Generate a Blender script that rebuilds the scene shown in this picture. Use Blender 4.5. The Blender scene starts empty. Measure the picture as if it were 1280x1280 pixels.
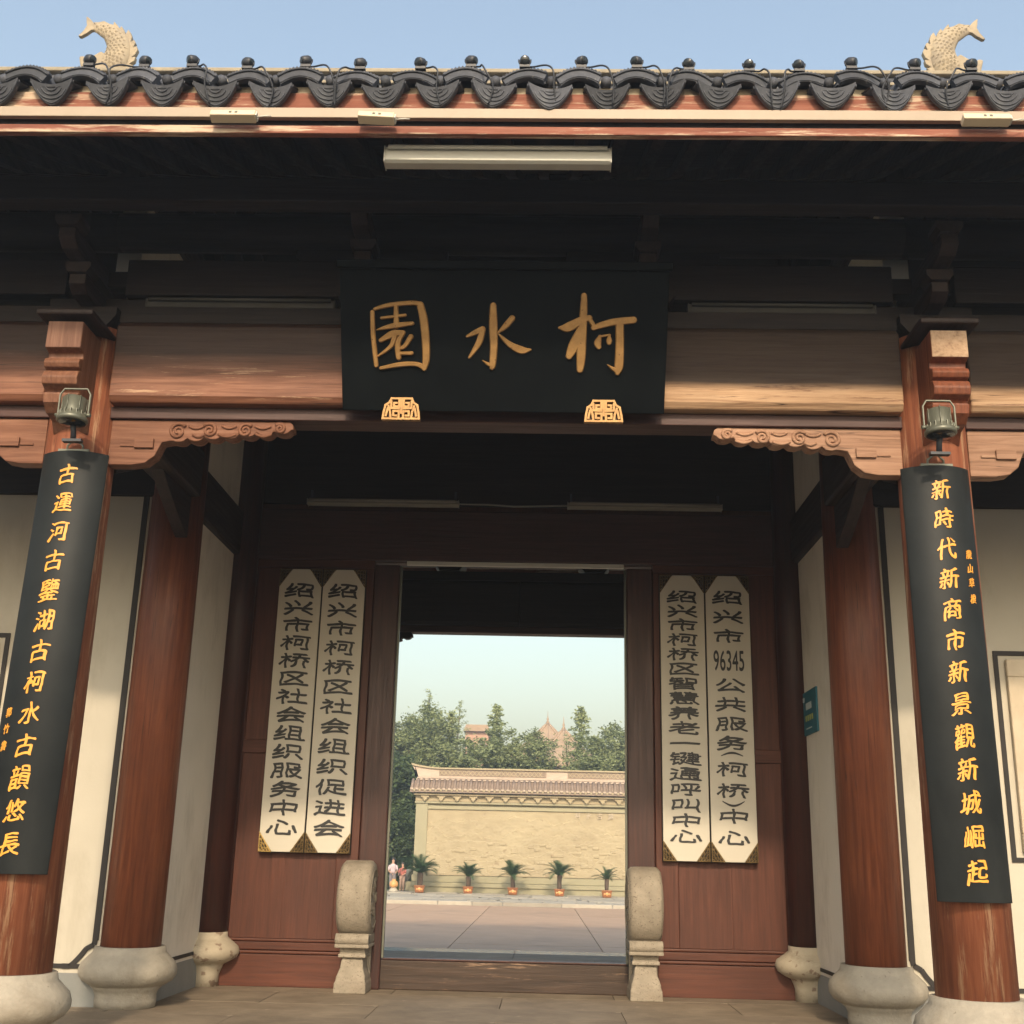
import bpy, bmesh, math, random
from mathutils import Vector, Matrix, noise
from mathutils.geometry import delaunay_2d_cdt
import numpy as np
random.seed(7)
R = math.radians
S = bpy.context.scene
COL = S.collection

# ------------------------------------------------------------------ camera
cam = bpy.data.objects.new('camera', bpy.data.cameras.new('camera'))
COL.objects.link(cam)
rot = Matrix(((0.9994862, -0.01487607, 0.02839068), (0.02301461, -0.28340854, -0.95872307), (0.02230819, 0.95888388, -0.28292055)))
cam.matrix_world = Matrix.Translation((0, 0, 1.15)) @ rot.to_4x4()
cam.data.sensor_width = 36.0
cam.data.lens = 36.0 * 1458 / 1280
cam.data.clip_start = 0.05
cam.data.clip_end = 2000
S.camera = cam
# ------------------------------------------------------------------ light
SUN_EL, SUN_AZ = 31.5, 1.0            # sun behind the camera, a little to the right
w = bpy.data.worlds.new('World'); S.world = w; w.use_nodes = True
nt = w.node_tree; nt.nodes.clear()
sky = nt.nodes.new('ShaderNodeTexSky'); sky.sky_type = 'NISHITA'; sky.sun_disc = False
sky.sun_elevation = R(SUN_EL); sky.sun_rotation = R(180 - SUN_AZ)
sky.air_density = 1.8; sky.dust_density = 4.0; sky.ozone_density = 2.0
bg = nt.nodes.new('ShaderNodeBackground'); bg.inputs[1].default_value = 0.15
wo = nt.nodes.new('ShaderNodeOutputWorld')
hs = nt.nodes.new('ShaderNodeHueSaturation'); hs.inputs['Saturation'].default_value = .80; hs.inputs['Value'].default_value = 1.06
nt.links.new(sky.outputs[0], hs.inputs['Color']); nt.links.new(hs.outputs[0], bg.inputs[0]); nt.links.new(bg.outputs[0], wo.inputs[0])
sun = bpy.data.objects.new('sun', bpy.data.lights.new('sun', 'SUN')); COL.objects.link(sun)
sun.data.energy = 2.0; sun.data.angle = R(3.0); sun.data.color = (1.0, 0.80, 0.57)
d = Vector((-math.sin(R(SUN_AZ)) * math.cos(R(SUN_EL)), math.cos(R(SUN_AZ)) * math.cos(R(SUN_EL)), -math.sin(R(SUN_EL))))
sun.rotation_euler = d.to_track_quat('-Z', 'Y').to_euler()
S.view_settings.view_transform = 'Standard'; S.view_settings.look = 'None'
S.view_settings.gamma = 1; S.view_settings.use_curve_mapping = False
S.view_settings.exposure = 0.7
S.render.engine = 'CYCLES'
S.cycles.max_bounces = 8; S.cycles.diffuse_bounces = 5; S.cycles.volume_bounces = 0
S.cycles.use_denoising = True

# ------------------------------------------------------------------ mesh helpers
class MB:
    def __init__(s): s.v = []; s.f = []; s.sm = []
    def add(s, vs, fs, smooth=False):
        n = len(s.v); s.v += [tuple(p) for p in vs]
        s.f += [tuple(i + n for i in f) for f in fs]; s.sm += [smooth] * len(fs)
        return s
    def box(s, x0, x1, y0, y1, z0, z1):
        return s.add([(x0,y0,z0),(x1,y0,z0),(x1,y1,z0),(x0,y1,z0),(x0,y0,z1),(x1,y0,z1),(x1,y1,z1),(x0,y1,z1)],
              [(3,2,1,0),(4,5,6,7),(0,1,5,4),(1,2,6,5),(2,3,7,6),(3,0,4,7)])
    def prism(s, pts, a, b, plane='xz'):
        """outline extruded from a to b along the axis missing from plane"""
        f = {'xz': lambda p, t: (p[0], t, p[1]), 'yz': lambda p, t: (t, p[0], p[1]), 'xy': lambda p, t: (p[0], p[1], t)}[plane]
        n = len(pts)
        vs = [f(p, a) for p in pts] + [f(p, b) for p in pts]
        fs = [tuple(range(n)), tuple(range(2*n-1, n-1, -1))] + [(i, i+n, (i+1) % n + n, (i+1) % n) for i in range(n)]
        return s.add(vs, fs)
    def lathe(s, prof, cx=0, cy=0, cz=0, n=32, a0=0, a1=2*math.pi, axis='z', cap=True):
        full = abs(a1 - a0 - 2*math.pi) < 1e-6
        m = n if full else n + 1
        vs = []
        for r, z in prof:
            for i in range(m):
                a = a0 + (a1 - a0) * i / n
                p = (r*math.cos(a), r*math.sin(a), z)
                if axis == 'x': p = (p[2], p[0], p[1])
                if axis == 'y': p = (p[0], p[2], p[1])
                vs.append((cx+p[0], cy+p[1], cz+p[2]))
        fs = []
        for j in range(len(prof)-1):
            for i in range(n):
                k = (i+1) % m
                fs.append((j*m+i, j*m+k, (j+1)*m+k, (j+1)*m+i))
        s.add(vs, fs, True)
        if cap and full:
            b = len(s.v) - len(vs)
            s.f.append(tuple(b+i for i in range(m-1, -1, -1))); s.sm.append(False)
            s.f.append(tuple(b+(len(prof)-1)*m+i for i in range(m))); s.sm.append(False)
        return s
    def tube(s, pts, r, n=8, smooth=True):
        pts = [Vector(p) for p in pts]
        rs = r if isinstance(r, (list, tuple)) else [r]*len(pts)
        vs = []; up = None
        for i, p in enumerate(pts):
            t = (pts[min(i+1, len(pts)-1)] - pts[max(i-1, 0)]).normalized()
            if up is None:
                up = Vector((0,0,1)) if abs(t.z) < .9 else Vector((0,1,0))
            a = t.cross(up).normalized(); up = a.cross(t).normalized()
            for k in range(n):
                an = 2*math.pi*k/n
                vs.append(p + a*math.cos(an)*rs[i] + up*math.sin(an)*rs[i])
        fs = [(i*n+k, i*n+(k+1) % n, (i+1)*n+(k+1) % n, (i+1)*n+k) for i in range(len(pts)-1) for k in range(n)]
        s.add(vs, fs, smooth)
        b = len(s.v)-len(vs)
        s.f += [tuple(b+k for k in range(n-1,-1,-1)), tuple(b+(len(pts)-1)*n+k for k in range(n))]; s.sm += [False]*2
        return s
    def mesh(s, name):
        m = bpy.data.meshes.new(name); m.from_pydata(s.v, [], s.f); m.update()
        m.polygons.foreach_set('use_smooth', s.sm)
        bm = bmesh.new(); bm.from_mesh(m); bmesh.ops.recalc_face_normals(bm, faces=bm.faces); bm.to_mesh(m); bm.free()
        return m

def link(name, me, mat=None, parent=None, loc=None, rotz=None, bev=0):
    o = bpy.data.objects.new(name, me); COL.objects.link(o)
    if mat is not None:
        if not me.materials: me.materials.append(mat)
    if parent: o.parent = parent
    if loc: o.location = loc
    if rotz is not None: o.rotation_euler = (0, 0, rotz)
    if bev:
        b = o.modifiers.new('bevel', 'BEVEL'); b.width = bev; b.segments = 2; b.limit_method = 'ANGLE'; b.angle_limit = R(40)
    return o
def ob(name, mb, mat, parent=None, bev=0, **k): return link(name, mb.mesh(name), mat, parent, bev=bev, **k)
def empty(name, label, cat, loc=(0,0,0), group=None):
    o = bpy.data.objects.new(name, None); COL.objects.link(o); o.location = loc; o.empty_display_size = .2
    o['label'] = label; o['category'] = cat
    if group: o['group'] = group
    return o
def tag(o, label, cat, group=None):
    o['label'] = label; o['category'] = cat
    if group: o['group'] = group
    return o
def struct(o): o['kind'] = 'structure'; return o
def stuff(o): o['kind'] = 'stuff'; return o
def copy_tree(o, parent=None):
    c = o.copy(); COL.objects.link(c)
    if parent: c.parent = parent
    for ch in list(o.children): copy_tree(ch, c)
    return c
def noisy(me, amp, sc, seed=0):
    for v in me.vertices:
        n = noise.noise_vector(v.co*sc + Vector((seed*7.1, 3, 5)))
        v.co += n*amp
    return me

# ------------------------------------------------------------------ materials
def nodes(name):
    m = bpy.data.materials.new(name); m.use_nodes = True
    nt = m.node_tree; b = nt.nodes['Principled BSDF']
    return m, nt, b
def ramp(nt, fac, stops):
    r = nt.nodes.new('ShaderNodeValToRGB'); e = r.color_ramp.elements
    while len(e) < len(stops): e.new(.5)
    for el, (p, c) in zip(e, stops):
        el.position = p; el.color = (*c, 1)
    nt.links.new(fac, r.inputs[0]); return r.outputs[0]
def tex(nt, kind, scale, stretch=(1,1,1), detail=6, rough=.6, coord='Object', dist=0):
    tc = nt.nodes.new('ShaderNodeTexCoord'); mp = nt.nodes.new('ShaderNodeMapping')
    mp.inputs['Scale'].default_value = stretch
    nt.links.new(tc.outputs[coord], mp.inputs[0])
    t = nt.nodes.new(kind)
    t.inputs['Scale'].default_value = scale
    if 'Detail' in t.inputs: t.inputs['Detail'].default_value = detail
    if 'Roughness' in t.inputs: t.inputs['Roughness'].default_value = rough
    if 'Distortion' in t.inputs: t.inputs['Distortion'].default_value = dist
    nt.links.new(mp.outputs[0], t.inputs[0]); return t
def mix(nt, f, a, b, kind='MIX'):
    x = nt.nodes.new('ShaderNodeMix'); x.data_type = 'RGBA'; x.blend_type = kind
    for i, v in ((0, f), (6, a), (7, b)):
        if isinstance(v, (int, float)): x.inputs[i].default_value = v
        elif isinstance(v, tuple): x.inputs[i].default_value = (*v, 1)
        else: nt.links.new(v, x.inputs[i])
    return x.outputs[2]
def bump(nt, b, h, dist=.01, strength=.6):
    n = nt.nodes.new('ShaderNodeBump'); n.inputs['Distance'].default_value = dist; n.inputs['Strength'].default_value = strength
    nt.links.new(h, n.inputs['Height']); nt.links.new(n.outputs[0], b.inputs['Normal'])
def wood(name, dark, mid, light, axis='z', worn=None, wornamt=.6, rough=.45, spec=.4, scale=1.0, bmp=.006):
    m, nt, b = nodes(name)
    st = {'x': (.7,14,14), 'y': (14,.7,14), 'z': (14,14,.7)}[axis]
    t = tex(nt, 'ShaderNodeTexNoise', 2.2*scale, st, 8, .65, dist=.4)
    t2 = tex(nt, 'ShaderNodeTexNoise', 1.3, (1,1,1), 4)
    c = ramp(nt, t.outputs[0], [(.3, dark), (.5, mid), (.72, light)])
    c = mix(nt, ramp(nt, t2.outputs[0], [(.3, (0,0,0)), (.75, (.6,.6,.6))]), c, tuple(x*.45 for x in mid))
    if worn:
        st2 = {'x': (.35,5,5), 'y': (5,.35,5), 'z': (5,5,.35)}[axis]
        t3 = tex(nt, 'ShaderNodeTexNoise', 3.2, st2, 9, .75)
        f = ramp(nt, t3.outputs[0], [(wornamt, (0,0,0)), (wornamt+.08, (1,1,1))])
        c = mix(nt, f, c, worn)
    nt.links.new(c, b.inputs['Base Color'])
    nt.links.new(ramp(nt, t.outputs[0], [(.2, (rough+.15,)*3), (.8, (rough-.08,)*3)]), b.inputs['Roughness'])
    b.inputs['Specular IOR Level'].default_value = spec
    bump(nt, b, t.outputs[0], bmp)
    return m
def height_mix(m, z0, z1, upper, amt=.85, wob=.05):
    """paints eave shade and dark stain into the upper part; lower part stays bleached"""
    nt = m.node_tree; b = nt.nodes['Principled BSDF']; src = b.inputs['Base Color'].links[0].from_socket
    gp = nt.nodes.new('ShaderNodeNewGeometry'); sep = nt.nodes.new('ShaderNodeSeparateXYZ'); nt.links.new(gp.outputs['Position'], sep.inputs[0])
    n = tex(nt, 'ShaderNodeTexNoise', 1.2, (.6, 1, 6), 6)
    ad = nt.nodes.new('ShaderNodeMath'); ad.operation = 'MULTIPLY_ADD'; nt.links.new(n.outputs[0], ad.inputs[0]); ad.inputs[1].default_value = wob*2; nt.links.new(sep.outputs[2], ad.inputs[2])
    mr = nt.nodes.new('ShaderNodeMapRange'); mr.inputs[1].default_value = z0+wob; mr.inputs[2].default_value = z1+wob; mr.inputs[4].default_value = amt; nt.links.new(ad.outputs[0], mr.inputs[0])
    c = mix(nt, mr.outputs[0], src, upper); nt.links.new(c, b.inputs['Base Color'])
def stain(m, col, scale=1.1, lim=.52, amt=.5, stretch=(1,1,.35)):
    nt = m.node_tree; b = nt.nodes['Principled BSDF']; src = b.inputs['Base Color'].links[0].from_socket
    t = tex(nt, 'ShaderNodeTexNoise', scale, stretch, 9, .7, dist=.3)
    c = mix(nt, ramp(nt, t.outputs[0], [(lim, (0,0,0)), (lim+.22, (amt,amt,amt))]), src, col); nt.links.new(c, b.inputs['Base Color'])
def rough_mat(name, c1, c2, scale=6, rough=.85, bdist=.004, spots=None, spotscale=40, spotlim=.68, metallic=0, coord='Object', stretch=(1,1,1)):
    m, nt, b = nodes(name)
    t = tex(nt, 'ShaderNodeTexNoise', scale, stretch, 8, .65, coord)
    c = ramp(nt, t.outputs[0], [(.3, c1), (.7, c2)])
    t2 = tex(nt, 'ShaderNodeTexNoise', spotscale, (1,1,1), 3, .5, coord)
    if spots:
        c = mix(nt, ramp(nt, t2.outputs[0], [(spotlim, (0,0,0)), (spotlim+.05, (1,1,1))]), c, spots)
    nt.links.new(c, b.inputs['Base Color'])
    b.inputs['Roughness'].default_value = rough; b.inputs['Metallic'].default_value = metallic
    h = mix(nt, .5, t.outputs[0], t2.outputs[0])
    bump(nt, b, h, bdist)
    return m

COLW = wood('column_wood', (.11,.032,.016), (.21,.062,.028), (.30,.10,.045), 'z', rough=.42)
COLWORN = wood('worn_column_wood', (.12,.038,.02), (.24,.075,.035), (.34,.13,.065), 'z', worn=(.38,.22,.13), wornamt=.54, rough=.65)
COLTOP = wood('column_head_wood', (.10,.038,.020), (.20,.083,.045), (.29,.14,.082), 'z', rough=.5)
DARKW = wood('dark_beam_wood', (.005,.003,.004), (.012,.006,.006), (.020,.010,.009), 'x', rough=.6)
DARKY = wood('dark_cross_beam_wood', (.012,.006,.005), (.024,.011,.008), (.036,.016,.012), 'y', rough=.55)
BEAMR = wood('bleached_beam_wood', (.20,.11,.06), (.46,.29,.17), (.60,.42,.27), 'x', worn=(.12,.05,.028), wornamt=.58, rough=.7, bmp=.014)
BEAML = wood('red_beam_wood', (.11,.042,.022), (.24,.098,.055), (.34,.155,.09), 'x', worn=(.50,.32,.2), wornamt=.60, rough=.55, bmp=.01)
BRACK = wood('carved_brace_wood', (.10,.038,.020), (.20,.083,.045), (.29,.135,.078), 'x', rough=.65)
BRACKR = wood('pale_carved_brace_wood', (.16,.08,.045), (.36,.20,.125), (.46,.28,.18), 'x', rough=.65)
REDB = wood('red_board_wood', (.035,.013,.010), (.06,.022,.017), (.085,.032,.024), 'x', rough=.5)
DOORW = wood('door_panel_wood', (.060,.016,.007), (.100,.027,.012), (.138,.040,.019), 'z', rough=.5, bmp=.003)
DOORH = wood('door_rail_wood', (.060,.016,.007), (.100,.027,.012), (.138,.040,.019), 'x', rough=.5, bmp=.003)
JAMB = wood('door_jamb_wood', (.03,.010,.008), (.05,.015,.010), (.075,.022,.014), 'z', rough=.4)
THRES = wood('threshold_wood', (.028,.016,.010), (.05,.029,.018), (.08,.046,.029), 'x', worn=(.30,.19,.12), wornamt=.575, rough=.55)
FASC = wood('peeling_fascia_wood', (.17,.055,.035), (.26,.09,.055), (.33,.14,.09), 'x', worn=(.50,.38,.27), wornamt=.52, rough=.75)
ENDG = wood('end_grain_wood', (.22,.13,.08), (.46,.31,.2), (.56,.4,.27), 'y', rough=.75, bmp=.01)
PLASTER = rough_mat('cream_plaster', (.46,.425,.345), (.52,.48,.395), 1.3, .9, .002)
PLASTERG = rough_mat('grey_white_plaster', (.68,.64,.56), (.76,.71,.63), 1.3, .9, .002)
SKIRT = rough_mat('grey_skirting', (.19,.20,.19), (.25,.25,.24), 3, .9, .003)
BLACKL = rough_mat('black_painted_trim', (.012,.010,.009), (.022,.018,.016), 5, .7, .001)
STONE = rough_mat('pale_base_stone', (.26,.235,.19), (.39,.35,.28), 5, .8, .015, spots=(.20,.17,.13), spotscale=34, spotlim=.68)
SPECK = rough_mat('speckled_base_stone', (.38,.32,.23), (.50,.44,.33), 5, .8, .006, spots=(.24,.17,.12), spotscale=14, spotlim=.60)
DRUM = rough_mat('drum_stone_granite', (.22,.19,.145), (.33,.285,.22), 7, .85, .02, spots=(.15,.12,.09), spotscale=60, spotlim=.62)
FLOOR = rough_mat('floor_stone', (.15,.115,.08), (.28,.225,.16), 2.2, .75, .01, spots=(.36,.30,.22), spotscale=9, spotlim=.68, coord='Object')
KERB = rough_mat('wet_kerb_stone', (.06,.075,.10), (.10,.115,.14), 3, .22, .004)
GROUND = rough_mat('ground_asphalt', (.035,.035,.034), (.055,.054,.052), .6, .95, .02)
COURT = rough_mat('court_paving_stone', (.42,.275,.175), (.53,.36,.24), .9, .75, .006, spots=(.46,.34,.25), spotscale=6, spotlim=.66)
FLAG = rough_mat('terrace_flagstone', (.34,.31,.25), (.46,.42,.34), 2, .85, .01)
TILE = rough_mat('grey_roof_tile', (.026,.030,.040), (.065,.070,.085), 12, .75, .006, spots=(.14,.14,.14), spotscale=30, spotlim=.66)
RIDGE = rough_mat('ridge_mortar', (.26,.22,.16), (.36,.31,.22), 4, .9, .004)
GUTT = rough_mat('beige_gutter_paint', (.33,.26,.19), (.37,.295,.22), 3, .55, .0005)
CREAM = rough_mat('cream_board', (.54,.505,.42), (.59,.55,.455), 1.5, .6, .0005)
INK = rough_mat('black_lettering', (.010,.010,.011), (.02,.02,.02), 20, .5, .0005)
LACQ = rough_mat('black_lacquer', (.008,.010,.011), (.016,.019,.020), 2.5, .55, .001); LACQ.node_tree.nodes['Principled BSDF'].inputs['Specular IOR Level'].default_value = .22
PLAQ = rough_mat('plaque_lacquer', (.003,.004,.005), (.006,.008,.009), 3, .75, .001); PLAQ.node_tree.nodes['Principled BSDF'].inputs['Specular IOR Level'].default_value = .04
GOLDP = rough_mat('gold_lettering', (.66,.28,.03), (.78,.37,.045), 20, .4, .001)
GOLDO = rough_mat('old_gold_leaf', (.26,.14,.045), (.40,.23,.08), 18, .55, .003, spots=(.1,.05,.02), spotscale=45, spotlim=.68, metallic=.35)
BRONZE = rough_mat('bronze_fretwork', (.10,.06,.02), (.22,.15,.06), 20, .4, .001, metallic=.6)
GILT = rough_mat('bright_gilt_fretwork', (.5,.33,.1), (.65,.45,.16), 20, .35, .001, metallic=.4)
FISHM = rough_mat('gilded_fish_stone', (.27,.225,.16), (.42,.345,.235), 3, .8, .006)
LAMPG = rough_mat('grey_green_lamp_metal', (.11,.115,.09), (.16,.165,.13), 6, .42, .001, metallic=.35)
GLASSD = rough_mat('dark_lamp_glass', (.01,.012,.014), (.02,.024,.028), 3, .12, .0002)
BLACKM = rough_mat('black_lamp_plastic', (.018,.02,.026), (.035,.038,.048), 10, .5, .001)
TUBEW = rough_mat('white_lamp_housing', (.50,.49,.43), (.56,.55,.48), 2, .5, .0003)
TUBED = rough_mat('dark_grey_lamp_housing', (.05,.048,.045), (.075,.072,.066), 2, .7, .0003)  # darkest housing tone, for the tubes on the front beam
TUBEG = rough_mat('grey_lamp_housing', (.20,.19,.17), (.25,.24,.21), 2, .6, .0003)  # mid-grey housing tone
BOXW = rough_mat('cream_plastic', (.60,.49,.33), (.66,.55,.38), 3, .45, .0003)
BLUEP = rough_mat('blue_enamel', (.012,.12,.17), (.02,.17,.23), 3, .4, .0003)
WHITEP = rough_mat('pale_print', (.5,.6,.62), (.55,.65,.67), 3, .5, .0002)
YELP = rough_mat('yellow_print', (.45,.5,.12), (.5,.55,.16), 3, .5, .0002)
RELF = rough_mat('carved_stone_panel', (.48,.40,.29), (.56,.48,.36), 6, .85, .004)
WALLG = rough_mat('pale_green_render', (.33,.30,.19), (.37,.34,.225), 1.0, .9, .003)
MURAL = rough_mat('sandstone_relief', (.36,.295,.185), (.44,.37,.235), 1.2, .9, .004, spots=(.34,.27,.17), spotscale=5, spotlim=.64)
WTILE = rough_mat('brown_wall_tile', (.21,.155,.12), (.33,.25,.19), 5, .8, .006)
WRIDGE = rough_mat('pinkish_ridge_render', (.46,.37,.29), (.54,.44,.35), 2, .85, .003)
POT = rough_mat('brown_glazed_pot', (.20,.07,.02), (.30,.11,.035), 8, .3, .002)
POTD = rough_mat('orange_pot_relief', (.62,.30,.10), (.72,.40,.16), 12, .4, .002)
TRUNK = rough_mat('palm_trunk_fibre', (.07,.05,.035), (.14,.10,.07), 20, .95, .02)
BARK = rough_mat('tree_bark', (.06,.045,.03), (.11,.085,.06), 5, .95, .02, stretch=(1,1,.2))
PINKW = rough_mat('pink_render', (.48,.28,.19), (.54,.33,.23), 1, .8, .002)
ROOFR = rough_mat('red_brown_roof', (.36,.25,.16), (.43,.31,.20), 2, .8, .01)
SKIN = rough_mat('skin', (.48,.29,.20), (.52,.32,.22), 6, .6, .0005)
HAIR = rough_mat('dark_hair', (.02,.016,.014), (.03,.025,.02), 20, .6, .001)
height_mix(BEAMR, 4.09, 4.15, (.020,.011,.008), .96, .03)  # near-black eave shade painted over the stained upper half of the front beams
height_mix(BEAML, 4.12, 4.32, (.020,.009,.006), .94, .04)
stain(PLASTER, (.30,.26,.19), 1.6, .50, .45, (1.5,1.5,.5)); stain(PLASTERG, (.34,.31,.25), 1.6, .50, .5, (1.5,1.5,.5))
stain(STONE, (.20,.165,.12), 2.4, .50, .75, (1,1,1)); stain(DRUM, (.17,.135,.095), 3.0, .50, .7, (1,1,.7))
stain(SPECK, (.22,.17,.12), 5, .52, .8, (1,1,1)); stain(FLOOR, (.09,.07,.05), 1.4, .50, .7, (1,1,1))
stain(TILE, (.12,.125,.125), 5, .56, .7, (1,1,1)); stain(RIDGE, (.15,.13,.10), 2, .5, .6, (1,1,1))
stain(FISHM, (.17,.145,.13), 4, .5, .6, (1,1,1)); stain(MURAL, (.33,.27,.18), .8, .5, .2, (1,1,.5)); stain(WALLG, (.22,.22,.15), .6, .5, .5)
stain(COURT, (.26,.18,.13), .5, .5, .6, (1,1,1)); stain(GUTT, (.28,.22,.16), 1.0, .55, .5, (1,4,4)); stain(WTILE, (.13,.10,.08), 1.5, .5, .6, (1,1,1))
stain(LACQ, (.035,.037,.036), 1.3, .5, .5); stain(COLW, (.12,.045,.025), 2.0, .52, .6, (3,3,.3)); stain(DOORW, (.06,.018,.011), 1.4, .5, .6, (2,2,.4))
def vary(m, lo, hi):
    nt = m.node_tree; b = nt.nodes['Principled BSDF']; src = b.inputs['Base Color'].links[0].from_socket
    oi = nt.nodes.new('ShaderNodeObjectInfo'); mr = nt.nodes.new('ShaderNodeMapRange'); mr.inputs[3].default_value = lo; mr.inputs[4].default_value = hi
    nt.links.new(oi.outputs['Random'], mr.inputs[0])
    vm = nt.nodes.new('ShaderNodeVectorMath'); vm.operation = 'SCALE'; nt.links.new(src, vm.inputs[0]); nt.links.new(mr.outputs[0], vm.inputs['Scale']); nt.links.new(vm.outputs[0], b.inputs['Base Color'])
def cracks(m, stretch, scale=1.6, w_=.012, col=(.03,.015,.01)):
    nt = m.node_tree; b = nt.nodes['Principled BSDF']; src = b.inputs['Base Color'].links[0].from_socket
    t = tex(nt, 'ShaderNodeTexNoise', scale, stretch, 3, .5, dist=.2); g = tex(nt, 'ShaderNodeTexNoise', 1.1, (1,1,1), 3)
    c = mix(nt, mix(nt, 1.0, ramp(nt, t.outputs[0], [(.5-w_, (0,0,0)), (.5, (1,1,1)), (.5+w_, (0,0,0))]), ramp(nt, g.outputs[0], [(.46, (0,0,0)), (.6, (1,1,1))]), 'MULTIPLY'), src, col)
    nt.links.new(c, b.inputs['Base Color'])
cracks(BEAMR, (.30,1,13), 1.5, .013); cracks(BEAML, (.25,1,12), 1.5, .010); cracks(COLWORN, (9,9,.25), 1.6, .010); cracks(COLW, (8,8,.2), 1.3, .006, (.05,.02,.012)); cracks(ENDG, (4,1,4), 2, .02); cracks(BRACKR, (.4,1,9), 1.5, .010)
cracks(THRES, (.3,1,12), 1.6, .012); stain(FLOOR, (.36,.32,.25), 5, .60, .8, (.5,3,1))
vary(TILE, .7, 1.45); vary(FLAG, .8, 1.15); vary(COURT, .93, 1.06); vary(FLOOR, .88, 1.1); vary(PALM, .8, 1.3) if False else None
def foliage(name, a, b_, c_):
    m, nt, b = nodes(name)
    t = tex(nt, 'ShaderNodeTexNoise', .9, (1,1,1), 4); t2 = tex(nt, 'ShaderNodeTexNoise', 8, (1,1,1), 2)
    f = mix(nt, .5, t.outputs[0], t2.outputs[0])
    nt.links.new(ramp(nt, f, [(.36, a), (.5, b_), (.64, c_)]), b.inputs['Base Color'])
    b.inputs['Roughness'].default_value = .6
    tr = nt.nodes.new('ShaderNodeBsdfTranslucent'); ms = nt.nodes.new('ShaderNodeMixShader'); ms.inputs[0].default_value = .25
    nt.links.new(ramp(nt, f, [(.36, b_), (.64, c_)]), tr.inputs[0])
    nt.links.new(b.outputs[0], ms.inputs[1]); nt.links.new(tr.outputs[0], ms.inputs[2])
    nt.links.new(ms.outputs[0], nt.nodes['Material Output'].inputs[0])
    return m
LEAF = foliage('tree_leaf', (.14,.175,.07), (.23,.27,.115), (.33,.37,.17))
LEAFD = foliage('dark_tree_leaf', (.045,.075,.028), (.08,.12,.04), (.12,.17,.06))
LEAFY = foliage('bamboo_leaf', (.20,.24,.10), (.31,.36,.16), (.42,.46,.23))
PALM = foliage('cycad_leaf', (.02,.055,.02), (.04,.09,.03), (.07,.13,.04))
def cloth(n, c): return rough_mat(n, tuple(x*.8 for x in c), c, 9, .9, .002)

# ------------------------------------------------------------------ constants of the gatehouse
XC = -.29
XL, XR = -3.11, 2.53            # column rows
Y1, Y2, Y3 = 7.3, 9.4, 11.08
Y4, Y5 = 12.76, 14.86
CR = .225

# ------------------------------------------------------------------ setting: ground, paving
g = MB(); g.add([(-150,-60,-.55),(150,-60,-.55),(150,240,-.55),(-150,240,-.55)], [(0,1,2,3)])
struct(ob('ground', g, GROUND))
fc = struct(ob('forecourt', MB().box(-20,20,-12,5.75,-.54,-.47), GROUND))
def tile_rows(parent, name, mat, x0, x1, y0, y1, sx, sy, z0, z1, gap, jit=.0, off=.5, variants=None):
    n = 0; cache = {}
    y = y0; r = 0
    while y < y1 - .05:
        yy = min(y + sy, y1)
        x = x0 - (sx*off if r % 2 else 0)
        while x < x1 - .05:
            a, b = max(x, x0), min(x + sx, x1)
            if b - a > .08:
                k = (round(b-a-gap, 3), round(yy-y-gap, 3))
                if k not in cache:
                    me = MB().box(-k[0]/2, k[0]/2, -k[1]/2, k[1]/2, z0-z1, 0).mesh(name); me.materials.append(mat); cache[k] = me
                o = link(name, cache[k], None, parent, loc=((a+b)/2, (y+yy)/2, z1 + random.uniform(-jit, jit)))
                n += 1
            x += sx
        y = yy; r += 1
    return n
pf = struct(ob('platform_floor', MB().box(-7.9, 7.3, 6.32, 15.4, -.5, -.03), SKIRT))
tile_rows(pf, 'floor_slab', FLOOR, -7.9, 7.3, 6.75, 15.3, 1.9, .78, -.03, 0, .006, .0012)
k1 = MB()
for y0, y1 in ((6.25, 6.744), (15.306, 15.85)):
    x = -7.9
    while x < 7.3:
        x2 = min(x+1.9, 7.3); ob('kerb_stone', MB().box(x+.003, x2-.003, y0, y1, -.5, .0), KERB if y0 > 10 else FLOOR, pf, bev=.008); x = x2
st = struct(ob('front_step', MB().box(-6, 5.4, 5.76, 6.24, -.52, -.20), FLOOR, bev=.01))
ct = struct(ob('courtyard', MB().box(-22, 22, 15.86, 37.0, -.54, -.33), SKIRT))
tile_rows(ct, 'paving_slab', COURT, -16.53, 16.6, 15.87, 37.0, 2.51, 5.28, -.33, -.3, .016, .0015, off=0)
# terrace of irregular flagstones in front of the screen wall
te = struct(ob('terrace', MB().box(-22, 22, 37.02, 52, -.54, -.235), SKIRT))
x = -7.0
ky = MB()
while x < 9:
    w_ = random.uniform(.9, 1.8); ob('kerb_stone', MB().box(x+.01, x+w_-.01, 37.01, 37.4, -.4, -.19+random.uniform(-.004,.004)), FLAG, te, bev=.01); x += w_
cnt = 0
y = 37.42
while y < 45.9:
    dy = random.uniform(.75, 1.3); x = -7 + random.uniform(-.5, 0)
    while x < 8 and cnt < 290:
        dx = random.uniform(.7, 1.9)
        j = lambda: random.uniform(-.10, .10)
        pts = [(x+.05+j(), y+.05+j()), (x+dx-.05+j(), y+.05+j()), (x+dx-.05+j(), y+dy*.5+j()), (x+dx-.07+j(), y+dy-.05+j()), (x+dx*.5, y+dy-.03+j()), (x+.05+j(), y+dy-.05+j())]
        z = -.205+random.uniform(-.012, .012)
        ob('flagstone', MB().prism(pts, -.24, z, 'xy'), FLAG, te); cnt += 1
        x += dx
    y += dy

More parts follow.
